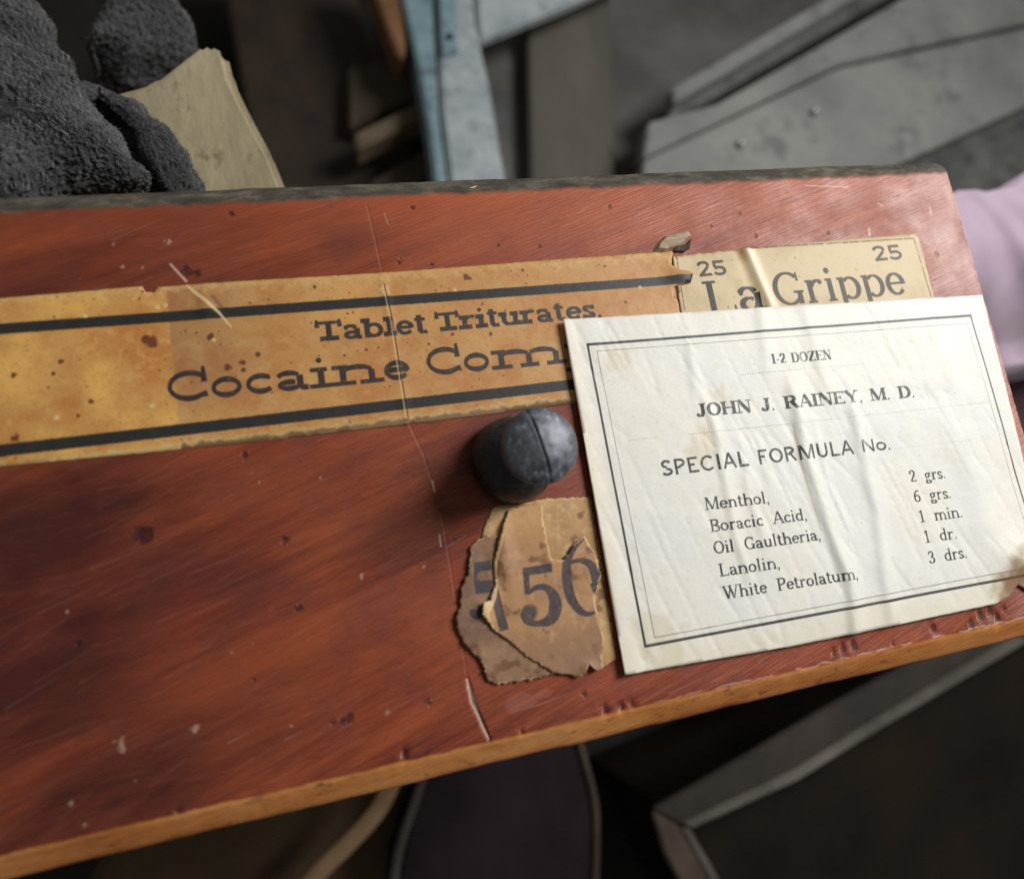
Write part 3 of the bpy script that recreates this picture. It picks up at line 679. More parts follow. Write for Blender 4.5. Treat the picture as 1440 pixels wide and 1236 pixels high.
# --- torn number labels, three layers
Z8 = lambda x, y: mm(600 + x / 3.253, 680 + y / 3.253)
nb0, nb1 = Z8(60, 950), Z8(960, 20)
def num_canvas(seed, base, alt, light):
    s = Canvas(22, -26, 66, 20, 12); U, V = s.U, s.V
    a = fbm(U * .16, V * .16, seed, 5); b = fbm(U * .7, V * .7, seed + 10, 5, .6)
    s.rgb[:] = lin2(base); s.mix(sstep(.4, .65, a), alt); s.mix(sstep(.5, .75, b), light, .6)
    s.mix(sstep(.62, .8, fbm(U * .4, V * .4, seed + 20, 4)), (104, 66, 44), .6)
    return s
def bow(s, M, pts, wd):  # free-drawn heavy stroke through zoom pixels
    C = curve([Z8(*p) for p in pts], 8); N = len(C) - 1
    if isinstance(wd, (list, tuple)):
        W = [wd[min(int(i / N * (len(wd) - 1)), len(wd) - 2)] * (1 - (i / N * (len(wd) - 1)) % 1) + wd[min(int(i / N * (len(wd) - 1)) + 1, len(wd) - 1)] * ((i / N * (len(wd) - 1)) % 1) if i < N else wd[-1] for i in range(N + 1)]
    else: W = wd
    s.stroke(M, [tuple(c) for c in C], W, soft=1.5)
def blk(s, M, pts): s.poly(M, [Z8(*p) for p in pts], soft=1.5)
num = []
def addnum(s, name, outline, hf, seed, label, pitch=.55, amp=.18, thick=.10):
    rim_ = s.mask(); O_ = jag([Z8(*p) for p in outline], .3, amp, seed); s.stroke(rim_, O_ + [O_[0]], .6, soft=3)
    s.mix(rim_ * sstep(.35, .6, fbm(s.U * .8, s.V * .8, seed + 50, 3)), (212, 184, 144), .7)
    MM = paper_mat('number_paper', s.image('number_print'), .6, .3, bump=.15, wav=.10)
    o = kid(sheet(name, O_, hf, s.r, MM, pitch=pitch, thick=thick)); o['label'] = label; num.append(o)
INKN = (58, 54, 62)
# lowest: pale backing seen at the top and right
s = num_canvas(301, (196, 158, 108), (178, 138, 92), (212, 182, 132))
addnum(s, 'number_label', [(310, 105), (430, 88), (560, 70), (745, 62), (790, 300), (868, 800), (800, 838), (560, 800), (300, 600), (230, 400), (262, 200)],
       lambda u, v: .16 + .08 * fbm(u * .4, v * .4, 305, 3), 11, 'pale torn backing of the number labels')
# middle: grey-brown left piece carrying part of a figure
s = num_canvas(321, (146, 112, 84), (124, 94, 74), (160, 128, 100))
tx = s.mask(); blk(s, tx, [(214, 360), (290, 352), (292, 396), (216, 404)]); blk(s, tx, [(214, 448), (300, 440), (302, 496), (222, 504)]); blk(s, tx, [(214, 360), (240, 360), (240, 450), (214, 450)])
bow(s, tx, [(210, 590), (225, 602), (245, 585)], 1.6); blk(s, tx, [(236, 560), (262, 540), (270, 590), (244, 600)])
hole = s.mask(); s.blob(hole, *Z8(242, 428), .9, 1, 4)
s.mix(np.clip(tx - hole, 0, 1) * (.75 + .3 * fbm(s.U, s.V, 5, 3)), INKN, .92)
c0 = Z8(300, 915)
addnum(s, 'number_label', [(262, 236), (200, 285), (190, 400), (155, 480), (152, 560), (130, 608), (140, 672), (170, 732), (240, 800), (275, 888), (303, 917), (420, 905), (590, 868), (620, 780), (430, 560), (380, 320), (330, 240)],
       lambda u, v: .42 + .2 * fbm(u * .3, v * .3, 325, 3) + .7 * sstep(Z8(215, 0)[0], Z8(140, 0)[0] - 1, u) * fbm(u * .2 + 4, v * .4, 327, 2), 12, 'grey-brown torn label scrap with part of a black figure', amp=.3)
# top: the flap with 1 5 6
s = num_canvas(341, (178, 134, 92), (164, 124, 92), (196, 156, 112)); U, V = s.U, s.V
tx = s.mask()
blk(s, tx, [(436, 388), (566, 362), (570, 404), (438, 424)]); blk(s, tx, [(434, 386), (462, 382), (468, 508), (444, 508)])
bow(s, tx, [(460, 500), (500, 474), (545, 478), (578, 520), (582, 575), (560, 620), (510, 638), (460, 630), (448, 600)], [.7, 1.1, 1.4, 2.5, 2.8, 2.3, 1.2, 1.5, 2.2])
s.blob(tx, *Z8(466, 588), 1.9, 1, 3, k=.2)
bow(s, tx, [(716, 252), (676, 288), (640, 345), (636, 430), (654, 520), (690, 575), (728, 596), (760, 588)], [.3, 1.0, 1.8, 2.2, 2.1, 1.7, 1.0, .6])
bow(s, tx, [(640, 366), (690, 352), (740, 368), (768, 420), (772, 480), (745, 460)], [.6, .9, 1.7, 2.4, 2.2, .4])
blk(s, tx, [(286, 520), (322, 478), (372, 664), (330, 676)])
s.mix(np.clip(tx, 0, 1) * (.72 + .3 * fbm(U * .9, V * .9, 5, 4)) * (1 - .35 * sstep(.62, .78, fbm(U * 2, V * 2, 8, 3))), INKN, .92)
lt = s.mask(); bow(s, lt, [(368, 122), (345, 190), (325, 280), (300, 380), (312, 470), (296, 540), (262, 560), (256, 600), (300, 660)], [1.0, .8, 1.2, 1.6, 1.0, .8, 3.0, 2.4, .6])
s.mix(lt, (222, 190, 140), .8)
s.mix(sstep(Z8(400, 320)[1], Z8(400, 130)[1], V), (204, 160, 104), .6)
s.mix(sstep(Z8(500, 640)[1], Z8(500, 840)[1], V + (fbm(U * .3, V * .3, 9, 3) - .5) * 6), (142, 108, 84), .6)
e0 = Z8(245, 570); e1 = Z8(350, 300); e2 = Z8(735, 850)
def h_flap(u, v):
    h = .78 + .25 * fbm(u * .22, v * .22, 345, 3)
    h = h + 1.3 * np.exp(-(((u - e0[0]) / 2.6) ** 2 + ((v - e0[1]) / 4) ** 2))
    h = h + .9 * np.exp(-(((u - e1[0]) / 1.8) ** 2 + ((v - e1[1]) / 7) ** 2)) + .9 * np.exp(-(((u - e2[0]) / 2) ** 2 + ((v - e2[1]) / 1.6) ** 2))
    return h - .4 * sstep(Z8(0, 180)[1], Z8(0, 100)[1], v)
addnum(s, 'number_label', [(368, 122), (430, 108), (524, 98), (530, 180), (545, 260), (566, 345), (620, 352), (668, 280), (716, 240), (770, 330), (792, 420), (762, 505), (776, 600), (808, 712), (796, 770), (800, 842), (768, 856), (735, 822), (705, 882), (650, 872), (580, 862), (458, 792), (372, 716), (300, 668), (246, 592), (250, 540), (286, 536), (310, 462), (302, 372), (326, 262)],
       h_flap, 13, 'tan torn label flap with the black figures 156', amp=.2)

# --- wood splinter beside the labels, slivers
sp_m = simple('splinter_wood', (.30, .20, .13), (.50, .38, .27), 500, .8, stretch=(1, 3, 1))
def splinter(name, pix, h, mat):
    bm = bmesh.new(); P = [Vector((*mm(*p), 0)) / 1000 for p in pix]; c = sum(P, Vector()) / len(P)
    low = [bm.verts.new((p.x, p.y, -.0001)) for p in P]
    mid = [bm.verts.new((c.x + (p.x - c.x) * .75, c.y + (p.y - c.y) * .7, h * (.7 + .3 * random.random()))) for p in P]; n = len(P)
    for i in range(n): bm.faces.new((low[i], low[(i + 1) % n], mid[(i + 1) % n], mid[i]))
    bm.faces.new(mid); bmesh.ops.recalc_face_normals(bm, faces=bm.faces[:])
    return kid(from_bm(name, bm, mat))
splinter('wood_splinter', [(917, 355), (922, 344), (933, 333), (950, 328), (968, 325), (973, 332), (964, 341), (955, 350), (945, 352), (930, 357)], .0014, sp_m)
splinter('wood_splinter', [(943, 356), (950, 348), (968, 342), (973, 335), (970, 350), (960, 357)], .0009, simple('dark_splinter', (.05, .03, .02), (.12, .07, .05), 400, .8))
sl = [(652, 269), (660, 265), (671, 261), (664, 267), (655, 272)]
bm = bmesh.new(); vs = [bm.verts.new(at(x, y, -.0002)) for x, y in sl]; v2 = [bm.verts.new(at(x, y, -.0009)) for x, y in sl]
for i in range(5): bm.faces.new((vs[i], vs[(i + 1) % 5], v2[(i + 1) % 5], v2[i]))
bm.faces.new(vs); bm.faces.new(v2[::-1]); bmesh.ops.recalc_face_normals(bm, faces=bm.faces[:])
kid(from_bm('paint_flake', bm, mat_new('pale_flake', .6, (.75, .68, .42))))

# ------------------------------------------------------------------ knob
def metal_mat(k=1.0):
    m = mat_new('blackened_iron', .42, (.03, .03, .034), .5, .25); t = NT(m)
    v = t.coords(); n_ = t.noise(v, 620, 6, .7); n2_ = t.noise(v, 110, 4, .6)
    c = t.ramp(n_, [(.36, (.03, .031, .037)), (.56, (.075, .08, .093)), (.74, (.26, .275, .31))])
    c = t.mix(t.ramp(n2_, [(.45, 0.), (.65, .4)]), c, (.10, .11, .13)); c = t.mix(1.0, c, (k, k, k), 'MULTIPLY'); t.l(c, t.b.inputs['Base Color'])
    t.l(t.ramp(n_, [(.3, .30), (.7, .58)]), t.b.inputs['Roughness'])
    t.l(t.bump(n_, .16, .0005), t.b.inputs['Normal']); return m
MK = metal_mat(1.5); MK2 = metal_mat(.32)
kb = at(717, 649, .0); kh = at(766, 624, .0195); ax = (kh - kb); KL = ax.length; ax.normalize()
q = Vector((0, 0, 1)).rotation_difference(ax)
def lathe(name, prof, seg=72, slot=False):
    bm = bmesh.new(); rings = []
    for r, z in prof:
        rings.append([bm.verts.new((r * math.cos(2 * math.pi * k / seg), r * math.sin(2 * math.pi * k / seg), z)) for k in range(seg)])
    for a, b in zip(rings, rings[1:]):
        for k in range(seg): bm.faces.new((a[k], a[(k + 1) % seg], b[(k + 1) % seg], b[k]))
    bm.faces.new(rings[-1]); bm.faces.new(rings[0][::-1])
    for v in bm.verts:
        p = v.co; d = 1 + .018 * mnoise.noise(p * 260) + .01 * mnoise.noise(p * 700); v.co.x *= d; v.co.y *= d
        v.co = kb + q @ v.co
    bmesh.ops.recalc_face_normals(bm, faces=bm.faces[:])
    return from_bm(name, bm, MK2, None, smooth=True)
# collar swelling out from the wood, narrowing to the neck
knob = lathe('knob', [(.0084, -.0004), (.0090, .0006), (.0093, .0018), (.0092, .0032), (.0087, .0050), (.0076, .0066), (.0062, .0080), (.0050, .0090), (.0046, .0110), (.0046, .0128), (.0050, .0145), (.0056, .0155), (.005, .0158)])
knob['label'] = 'blackened iron knob with a slotted domed head'; kid(knob)
# domed head, its slot cut into the dome: a polar grid lowered along the slot
def head():
    R = .0075; bm = bmesh.new(); NR, NS = 70, 160; rings = []
    sang = math.radians(100)     # direction of the slot in the plane
    cs, sn = math.cos(sang), math.sin(sang)
    c0 = bm.verts.new((0, 0, 0))
    prof = [(R * (i / NR)) for i in range(1, NR + 1)]
    ring = []
    def top(x, y):
        r = math.hypot(x, y) / R
        z = .0010 * math.sqrt(max(0, 1 - r * r)) + .0019 * (1 - r ** 2.6) * .55
        side = -x * sn + y * cs - .0009           # signed distance from the slot line
        z -= .00055 * math.exp(-(side / .00021) ** 4)
        z += .00010 * mnoise.noise(Vector((x, y, 0)) * 420)
        if side > 0: z -= side * .32               # the left half is bent down a little
        return z
    for r in prof:
        ring.append([bm.verts.new((r * math.cos(2 * math.pi * k / NS), r * math.sin(2 * math.pi * k / NS), 0)) for k in range(NS)])
    for k in range(NS): bm.faces.new((c0, ring[0][k], ring[0][(k + 1) % NS]))
    for a, b in zip(ring, ring[1:]):
        for k in range(NS): bm.faces.new((a[k], b[k], b[(k + 1) % NS], a[(k + 1) % NS]))
    for v in bm.verts: v.co.z = top(v.co.x, v.co.y)
    last = ring[-1]
    for r, z in ((R * 1.012, -.0005), (R * 1.0, -.0012), (R * .93, -.0019), (R * .8, -.0024), (R * .6, -.0028)):
        nw = [bm.verts.new((r * math.cos(2 * math.pi * k / NS), r * math.sin(2 * math.pi * k / NS), z + (last[k].co.z if abs(r - R * 1.012) < 1e-7 else ring[-1][k].co.z) * .9)) for k in range(NS)]
        for k in range(NS): bm.faces.new((last[k], nw[k], nw[(k + 1) % NS], last[(k + 1) % NS]))
        last = nw
    bm.faces.new(last)
    for v in bm.verts: v.co = kh + q @ (v.co + Vector((0, 0, -.0012)))
    bmesh.ops.recalc_face_normals(bm, faces=bm.faces[:])
    o = from_bm('knob_head', bm, MK, None, smooth=True); o.parent = knob; return o
head()

# ------------------------------------------------------------------ loose white card
s = Canvas(50, -34, 176, 56, 14); U, V = s.U, s.V
n1 = fbm(U * .06, V * .06, 401, 4); n2 = fbm(U * .35, V * .35, 411, 5); n3 = fbm(U * 2, V * 2, 421, 4)
s.rgb[:] = lin2((233, 228, 216)); s.mix(sstep(.40, .7, n1), (228, 227, 221), .8); s.mix(sstep(.55, .78, n2), (238, 236, 230), .7)
s.mix(sstep(.62, .8, n2) * .3, (205, 194, 164)); s.mix(sstep(.66, .8, n3) * .18, (190, 180, 156))
s.mix(sstep(60, 52, U + (n2 - .5) * 5), (214, 198, 170), .45); s.mix(sstep(-20, -27, V + (n2 - .5) * 7), (224, 216, 192), .6)
st_ = s.mask()
for (x, y, r) in [(985, 620, 4), (975, 640, 3.4), (935, 905, 5), (915, 880, 4), (1010, 560, 3), (860, 510, 4)]:
    s.blob(st_, *mm(x, y), r, .5, int(x), k=1.6)
s.mix(st_, (206, 192, 150), .7)
ink = s.mask()
def rule(a, b, wd, dots=None, fade=1.0):
    T_ = s.mask(); A = np.array(mm(*a)); B = np.array(mm(*b)); L = np.hypot(*(B - A))
    if dots:
        n_ = int(L / dots)
        for i in range(n_):
            p_ = A + (B - A) * i / n_; e_ = p_ + (B - A) / L * dots * .35; s.stroke(T_, [p_, e_], wd)
    else: s.stroke(T_, [A, B], wd)
    return T_ * fade
CT = [(824, 487), (1360, 446), (905, 908), (1440, 808)]
# right border continues down past the frame edge to meet the lower one
def hit(a, b, c, d):
    a, b, c, d = [np.array(mm(*p)) for p in (a, b, c, d)]; r_ = b - a; q_ = d - c; t_ = ((c - a)[0] * q_[1] - (c - a)[1] * q_[0]) / (r_[0] * q_[1] - r_[1] * q_[0]); return a + r_ * t_
BRo = hit((1360, 446), (1433, 700), (905, 908), (1440, 808)); BRi = hit((1355, 456), (1427, 706), (918, 895), (1440, 798))
thick_ = s.mask(); thin_ = s.mask()
s.stroke(thick_, [mm(824, 487), mm(1360, 446)], .62); s.stroke(thick_, [mm(824, 487), mm(905, 908)], .52); s.stroke(thick_, [mm(905, 908), BRo], .62); s.stroke(thick_, [mm(1360, 446), BRo], .40)
s.stroke(thin_, [mm(837, 496), mm(1355, 457)], .17); s.stroke(thin_, [mm(837, 496), mm(918, 896)], .2); s.stroke(thin_, [mm(918, 896), BRi], .2); s.stroke(thin_, [mm(1355, 457), BRi], .15)
lighter = s.mask(); s.stroke(lighter, [mm(829, 488.5), mm(1360, 447)], .09); s.stroke(lighter, [mm(908, 906.5), BRo], .09)
s.mix(np.clip(thick_ * (.82 + .2 * n2), 0, 1), (36, 37, 35), .95); s.mix(lighter, (190, 188, 180), .45); s.mix(thin_ * (.35 + .8 * n2), (96, 98, 96), .8)
tx = s.mask()
def line(t_, a, b, cap, wv, wh, **k): lettering(s, tx, t_, mm(*a), mm(*b), cap, wv, wh, **k)
line('1-2 DOZEN', (1081, 514), (1166, 507.5), 2.5, .62, .2, sth=.2)
line('JOHN J. RAINEY, M. D.', (977, 588), (1283, 560), 3.1, .92, .30, sth=.28)
tf = s.mask()
line('SPECIAL', (928, 671), (1052, 656), 3.6, .62, .54, sans=True, serif=0)
line('FORMULA', (1063, 654.6), (1198, 639.5), 3.5, .60, .52, sans=True, serif=0)
line('No.', (1206, 637.5), (1250, 633), 2.95, .54, .46, xh=.72, sans=True, serif=0)
body = dict(wide={' ': 1.45}, sth=.17, xh=.64, serif=1.0, ball=.85)
line('Menthol,', (989, 718), (1079, 708), 2.8, .50, .26, **body)
line('Boracic Acid,', (996, 749), (1132, 731.5), 2.8, .50, .26, **body)
line('Oil Gaultheria,', (1001, 779.5), (1151, 759.5), 2.8, .50, .26, **body)
line('Lanolin,', (1009, 811), (1094, 799), 2.85, .50, .26, **body)
line('White Petrolatum,', (1015, 842.5), (1201, 814), 2.8, .50, .26, **body)
line('2 grs.', (1276, 679), (1326, 673), 2.9, .47, .24, **body)
line('6 grs.', (1282, 707), (1334, 701), 2.9, .47, .24, **body)
line('1 min.', (1289, 735.5), (1350, 727.5), 2.9, .47, .24, **body)
line('1 dr.', (1296, 764), (1342, 757.5), 2.9, .47, .24, **body)
line('3 drs.', (1302, 793), (1356, 784), 2.9, .47, .24, **body)
wear = 1 - .42 * sstep(.58, .75, fbm(U * 1.6, V * 1.6, 431, 4))
s.mix(np.clip(tx * wear * .95, 0, 1), (44, 44, 41), .95)
for a, b, fd in [((1038, 529), (1130, 520.5), .8), ((1130, 520.5), (1212, 514), .4), ((966, 612), (1110, 597), .8), ((1110, 597), (1388, 567), .5), ((882, 621), (925, 616), .5), ((1252, 632), (1362, 620), .35)]:
    s.mix(rule(a, b, .16, dots=.62, fade=fd), (110, 108, 100), .8)
# foxing, and the dark shading of the sagging corner painted in brown
co_ = np.array(mm(1437, 835)); s.mix(sstep(11, 3, np.hypot((U - co_[0]) * 1.0, (V - co_[1]) * .8) + (n2 - .5) * 8), (120, 84, 52), .75)
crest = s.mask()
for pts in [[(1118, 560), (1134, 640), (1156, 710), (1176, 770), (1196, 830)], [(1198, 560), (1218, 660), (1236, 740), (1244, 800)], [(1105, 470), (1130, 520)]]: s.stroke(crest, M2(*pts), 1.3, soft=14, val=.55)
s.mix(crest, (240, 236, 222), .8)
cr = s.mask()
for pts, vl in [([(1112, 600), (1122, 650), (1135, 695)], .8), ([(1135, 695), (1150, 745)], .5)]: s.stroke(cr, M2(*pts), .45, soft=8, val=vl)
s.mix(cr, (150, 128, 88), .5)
sp = s.mask()
for _ in range(60): s.blob(sp, rs.uniform(54, 170), rs.uniform(-25, 50), rs.uniform(.12, .3), rs.uniform(.2, .6), rs.randint(1, 99))
s.mix(sp, (150, 130, 96), .6)
MC = paper_mat('card_paper', s.image('card_print'), .48, .33, bump=.08, wav=.10)
def ridge(u, v, pts, amp, w1, w2):
    """soft fold along a polyline: steep on its left, easing off to the right"""
    P = np.array([mm(*p) for p in pts]); P = P[np.argsort(P[:, 1])]
    uu = np.interp(v, P[:, 1], P[:, 0]); am = np.interp(v, [P[0, 1] - 6, P[0, 1] + 3, P[-1, 1] - 6, P[-1, 1] + 7], [0, amp, amp, 0])
    d = u - uu; return am * np.where(d < 0, np.exp(-(d / w1) ** 2), np.exp(-(d / w2) ** 2))
def h_card(u, v):
    h = 1.05 + .45 * (fbm(u * .05, v * .05, 441, 2) - .5) * 2 * .5 + .12 * fbm(u * .22, v * .22, 443, 3)
    h = h + ridge(u, v, [(1112, 560), (1128, 640), (1150, 710), (1170, 770), (1190, 820), (1198, 905)], .70, 1.3, 3.0)
    h = h + ridge(u, v, [(1192, 560), (1212, 660), (1228, 720), (1236, 800), (1250, 880)], .46, 1.5, 2.6) + ridge(u, v, [(1140, 600), (1160, 680), (1185, 740)], .25, .5, 1.2)
    h = h + ridge(u, v, [(1060, 400), (1068, 460), (1076, 520)], .22, 1.6, 2.6) + ridge(u, v, [(1120, 410), (1140, 480), (1160, 560)], .26, 1.8, 3.6)
    h = h + ridge(u, v, [(985, 560), (1000, 600), (1010, 650), (1030, 760), (1045, 800)], .3, .8, 1.8) + ridge(u, v, [(965, 480), (975, 560)], .2, 1.0, 1.8) + ridge(u, v, [(1040, 640), (1048, 700), (1070, 760)], .2, .6, 1.5)
    for k_, (sd, am) in enumerate(((451, .26), (461, .20))):      # fine irregular creasing, mostly down the card
        n_ = fbm(u * .17 + v * .045, v * .022, sd, 3); h = h - am * np.exp(-np.abs(n_ - .5) / .018) * sstep(.42, .62, fbm(u * .05, v * .06, sd + 5, 2)) * .6
    h = h + ridge(u, v, [(1330, 590), (1370, 690), (1385, 760)], .5, 4.0, 5.0) + .5 * sstep(58, 52.5, u)
    h = h + ridge(u, v, [(1300, 430), (1330, 520), (1345, 560)], .25, 2.5, 3.5)
    c = mm(1420, 790); h = h + 1.1 * np.exp(-((u - c[0]) / 7) ** 2 - ((v - c[1]) / 6) ** 2) - .9 * sstep(9, 2, np.hypot(u - co_[0], v - co_[1]))
    return np.maximum(h, .75)
cd = [mm(789, 452), mm(875, 948), mm(1110, 908), mm(1300, 869), mm(1395, 849), mm(1418, 838), mm(1428, 822), mm(1455, 838), mm(1480, 832), mm(1376, 417)]
card = sheet('paper_card', jag(cd, 1.2, [.03, .05, .05, .06, .3, .3, .3, .2, .1, .05], 17), h_card, s.r, MC, pitch=.65, thick=.14)
tag(card, 'creased white card printed SPECIAL FORMULA No. over the right end of the drawer front', 'card')

# ------------------------------------------------------------------ surroundings
FL = -.55
M_FLOOR = simple('dark_floor', (.006, .005, .0045), (.022, .018, .014), 12, .85, bump=.3)
bm = bmesh.new(); bmesh.ops.create_grid(bm, x_segments=40, y_segments=40, size=2.5)
for v in bm.verts: v.co.z = FL + .001 * mnoise.noise(v.co * 6)
tag(from_bm('floor', bm, M_FLOOR), kind='structure')

# grey porous felt, crumpled
def felt_mat():
    m = mat_new('charcoal_felt', .62, spec=.45); t = NT(m); v = t.coords()
    a = t.noise(v, 160, 6, .7); vo = t.n('ShaderNodeTexVoronoi'); vo.inputs['Scale'].default_value = 560; t.l(t.coords((1, .5, 1), (0, 0, .4)), vo.inputs['Vector'])
    pit = t.ramp(vo.outputs['Distance'], [(.14, 0.), (.42, 1.)])
    b = t.noise(t.coords((1, .45, 1), (0, 0, .5)), 1500, 6, .8)
    c = t.ramp(a, [(.3, (.014, .0145, .015)), (.52, (.036, .037, .038)), (.72, (.12, .121, .123))])
    c = t.mix(t.ramp(b, [(.40, 0.), (.72, .85)]), c, (.19, .193, .195))
    c = t.mix(t.ramp(t.noise(v, 38, 4), [(.42, .75), (.6, 0.)]), c, (.016, .0165, .017))
    c = t.mix(t.math('MULTIPLY', t.math('SUBTRACT', 1, pit), t.ramp(a, [(.40, .2), (.55, 1.)])), c, (.008, .008, .009))
    t.l(c, t.b.inputs['Base Color']); h = t.math('ADD', t.math('MULTIPLY', pit, 1.3), t.math('ADD', a, t.math('MULTIPLY', b, 1.1)))
    t.l(t.bump(h, .9, .0016), t.b.inputs['Normal']); t.b.inputs['Sheen Weight'].default_value = .25
    return m
MF = felt_mat()
def lobe(name, pix, zc, depth, parent, seed, amp=.0022, inflate=1.0, tilt=(0, 0)):
    """pillow of cloth whose outline is seen at these pixels at height zc"""
    P = [at(x, y, zc) for x, y in curve(pix + [pix[0]], 12)[:-1]]; c = sum(P, Vector()) / len(P); n = len(P); NR = 60
    bm = bmesh.new(); up = bm.verts.new(c); dn = bm.verts.new(c); rows = []
    for j in range(1, 2 * NR):
        ph = math.pi * j / (2 * NR); r = math.sin(ph) ** .75; z = math.cos(ph)
        z = math.copysign(abs(z) ** .9, z)
        rows.append([bm.verts.new((c.x + (p.x - c.x) * r, c.y + (p.y - c.y) * r, c.z + depth * z * inflate)) for p in P])
    up.co.z = c.z + depth; dn.co.z = c.z - depth
    # subdivide around by interpolating finer ring points
    for k in range(n):
        bm.faces.new((up, rows[0][k], rows[0][(k + 1) % n])); bm.faces.new((dn, rows[-1][(k + 1) % n], rows[-1][k]))
    for a, b in zip(rows, rows[1:]):
        for k in range(n): bm.faces.new((a[k], b[k], b[(k + 1) % n], a[(k + 1) % n]))
    bmesh.ops.recalc_face_normals(bm, faces=bm.faces[:]); bmesh.ops.subdivide_edges(bm, edges=bm.edges[:], cuts=1, use_grid_fill=True)
    bm.normal_update()
    for v in bm.verts:
        p = v.co; q_ = Vector((p.x * 1.0, p.y, p.z)) + Vector((seed, 0, 0))
        an = Vector(((q_.x * .8 + q_.y * .6) * 26, (q_.y * .8 - q_.x * .6) * 90, q_.z * 40))
        d = amp * (-abs(mnoise.noise(an)) * 2.6 + mnoise.noise(q_ * 45) * 1.2 + mnoise.noise(q_ * 420) * .22 + mnoise.noise(q_ * 1000) * .30 + mnoise.noise(q_ * 1900) * .2)
        v.co = p + v.normal * d
    return from_bm(name, bm, MF, parent, smooth=True)
felt = tag(empty('felt_cloth', at(120, 200, FL)), 'crumpled charcoal grey porous felt cloth behind the top edge of the drawer', 'cloth')
def fk(o): o.parent = felt; o.matrix_parent_inverse = Matrix.Translation(-felt.location); return o
fk(lobe('fold', [(-180, 110), (-60, 70), (40, 84), (108, 116), (122, 140), (160, 182), (196, 228), (204, 255), (170, 272), (100, 282), (0, 330), (-180, 320)], -.035, .015, None, 1))
fk(lobe('fold', [(-200, 40), (-100, -60), (20, -40), (62, 10), (95, 65), (122, 125), (60, 190), (-60, 200), (-180, 140)], -.058, .012, None, 2))
fk(lobe('fold', [(126, 132), (162, 130), (200, 150), (246, 192), (276, 240), (290, 285), (250, 300), (222, 262), (196, 218), (160, 168)], -.046, .006, None, 3, amp=.0015))
fk(lobe('fold', [(168, -60), (225, -60), (240, -10), (262, 35), (284, 68), (250, 92), (190, 110), (128, 116), (142, 50)], -.105, .022, None, 4))
M_FUZZ = simple('felt_fuzz', (.02, .02, .021), (.12, .122, .125), 60, .7, bump=0, c3=(.26, .262, .265))
fr = random.Random(3)
for fo in [c for c in felt.children if c.name.startswith('fold')]:
    me = fo.data; vs = []; fs = []
    for _ in range(9000):
        v = me.vertices[fr.randrange(len(me.vertices))]
        if v.normal.z < -.15 or v.co.x < -.115: continue
        d = (v.normal + Vector([fr.gauss(0, .8) for _ in range(3)])).normalized(); e = d.cross(Vector([fr.gauss(0, 1) for _ in range(3)])).normalized() * .00005
        L = fr.uniform(.0004, .0013); b = v.co - v.normal * .0001; m1 = b + d * L * .55 + v.normal * .0001; n_ = len(vs)
        vs += [b - e, b + e, m1 + e, m1 - e, b + d * L + e.cross(d) * 6]; fs += [(n_, n_ + 1, n_ + 2, n_ + 3), (n_ + 3, n_ + 2, n_ + 4)]
    f_ = bpy.data.meshes.new('fuzz'); f_.from_pydata(vs, [], fs); f_.update(); z_ = link('fuzz', f_, M_FUZZ, fo); z_['kind'] = 'stuff'
# tan weathered block the cloth lies against
tan_m = simple('tan_weathered_wood', (.26, .21, .125), (.40, .34, .21), 38, .8, bump=.6, stretch=(1, .5, 1), c3=(.50, .44, .30))
t = NT(tan_m); base_l = t.b.inputs['Base Color'].links[0].from_socket
t.l(t.mix(t.ramp(t.noise(t.coords((1, .6, 1)), 95, 5, .7), [(.56, 0.), (.66, .8)]), base_l, (.10, .075, .04)), t.b.inputs['Base Color'])
fk(lobe('fold', [(40, 120), (172, 134), (236, 206), (262, 300), (60, 330)], -.056, .010, None, 5))
blk_o = prism('wooden_block', [(110, 140), (215, 112), (288, 55), (318, 70), (328, 110), (352, 160), (382, 215), (412, 290), (260, 330), (100, 300)], -.060, FL, tan_m, bev=.0025)
tag(blk_o, 'weathered tan wooden block standing beside the charcoal felt', 'block')

# blue painted frame
def paint(name, a, b, chip, scale=50):
    m = mat_new(name, .55, a, .4); t = NT(m); v = t.coords()
    c = t.ramp(t.noise(v, scale, 5, .6), [(.35, a), (.65, b)]); c = t.mix(t.ramp(t.noise(v, scale * 2.2, 6, .7), [(.54, 0.), (.64, .85)]), c, chip)
    t.l(c, t.b.inputs['Base Color']); t.l(t.bump(t.noise(v, scale * 8, 4), .3, .001), t.b.inputs['Normal']); return m
M_BLUE = paint('pale_blue_paint', (.17, .27, .31), (.24, .345, .375), (.10, .13, .14))
M_BLUEW = paint('chalky_white_paint', (.31, .355, .375), (.44, .475, .48), (.20, .24, .26))
frame = tag(empty('painted_frame', at(640, 130, FL)), 'pale blue painted wooden frame corner with a worn white face, upright above the drawer edge', 'frame')
def pk(root, o): o.parent = root; o.matrix_parent_inverse = Matrix.Translation(-root.location); return o
ZF = -.33
pk(frame, prism('upright', [(610, -60), (664, -60), (668, 30), (690, 130), (718, 300), (640, 300), (622, 160)], ZF, ZF - .03, M_BLUEW, bev=.002))
pk(frame, prism('side_strip', [(552, -60), (608, -60), (620, 160), (638, 300), (618, 300), (600, 165), (585, 80)], ZF - .004, ZF - .034, M_BLUE, bev=.002))
pk(frame, prism('rail', [(668, -30), (900, -90), (905, -42), (790, 10), (674, 56)], ZF - .002, ZF - .014, M_BLUEW, bev=.002))
pk(frame, prism('joint_block', [(617, -20), (640, -24), (645, 72), (622, 78)], ZF + .004, ZF - .01, M_BLUE, bev=.001))
o = tube('nail', [at(632, 52, ZF + .004), at(633, 52, ZF + .0065)], .0024, mat_new('nail_iron', .5, (.03, .03, .035), .5, .6)); pk(frame, o)

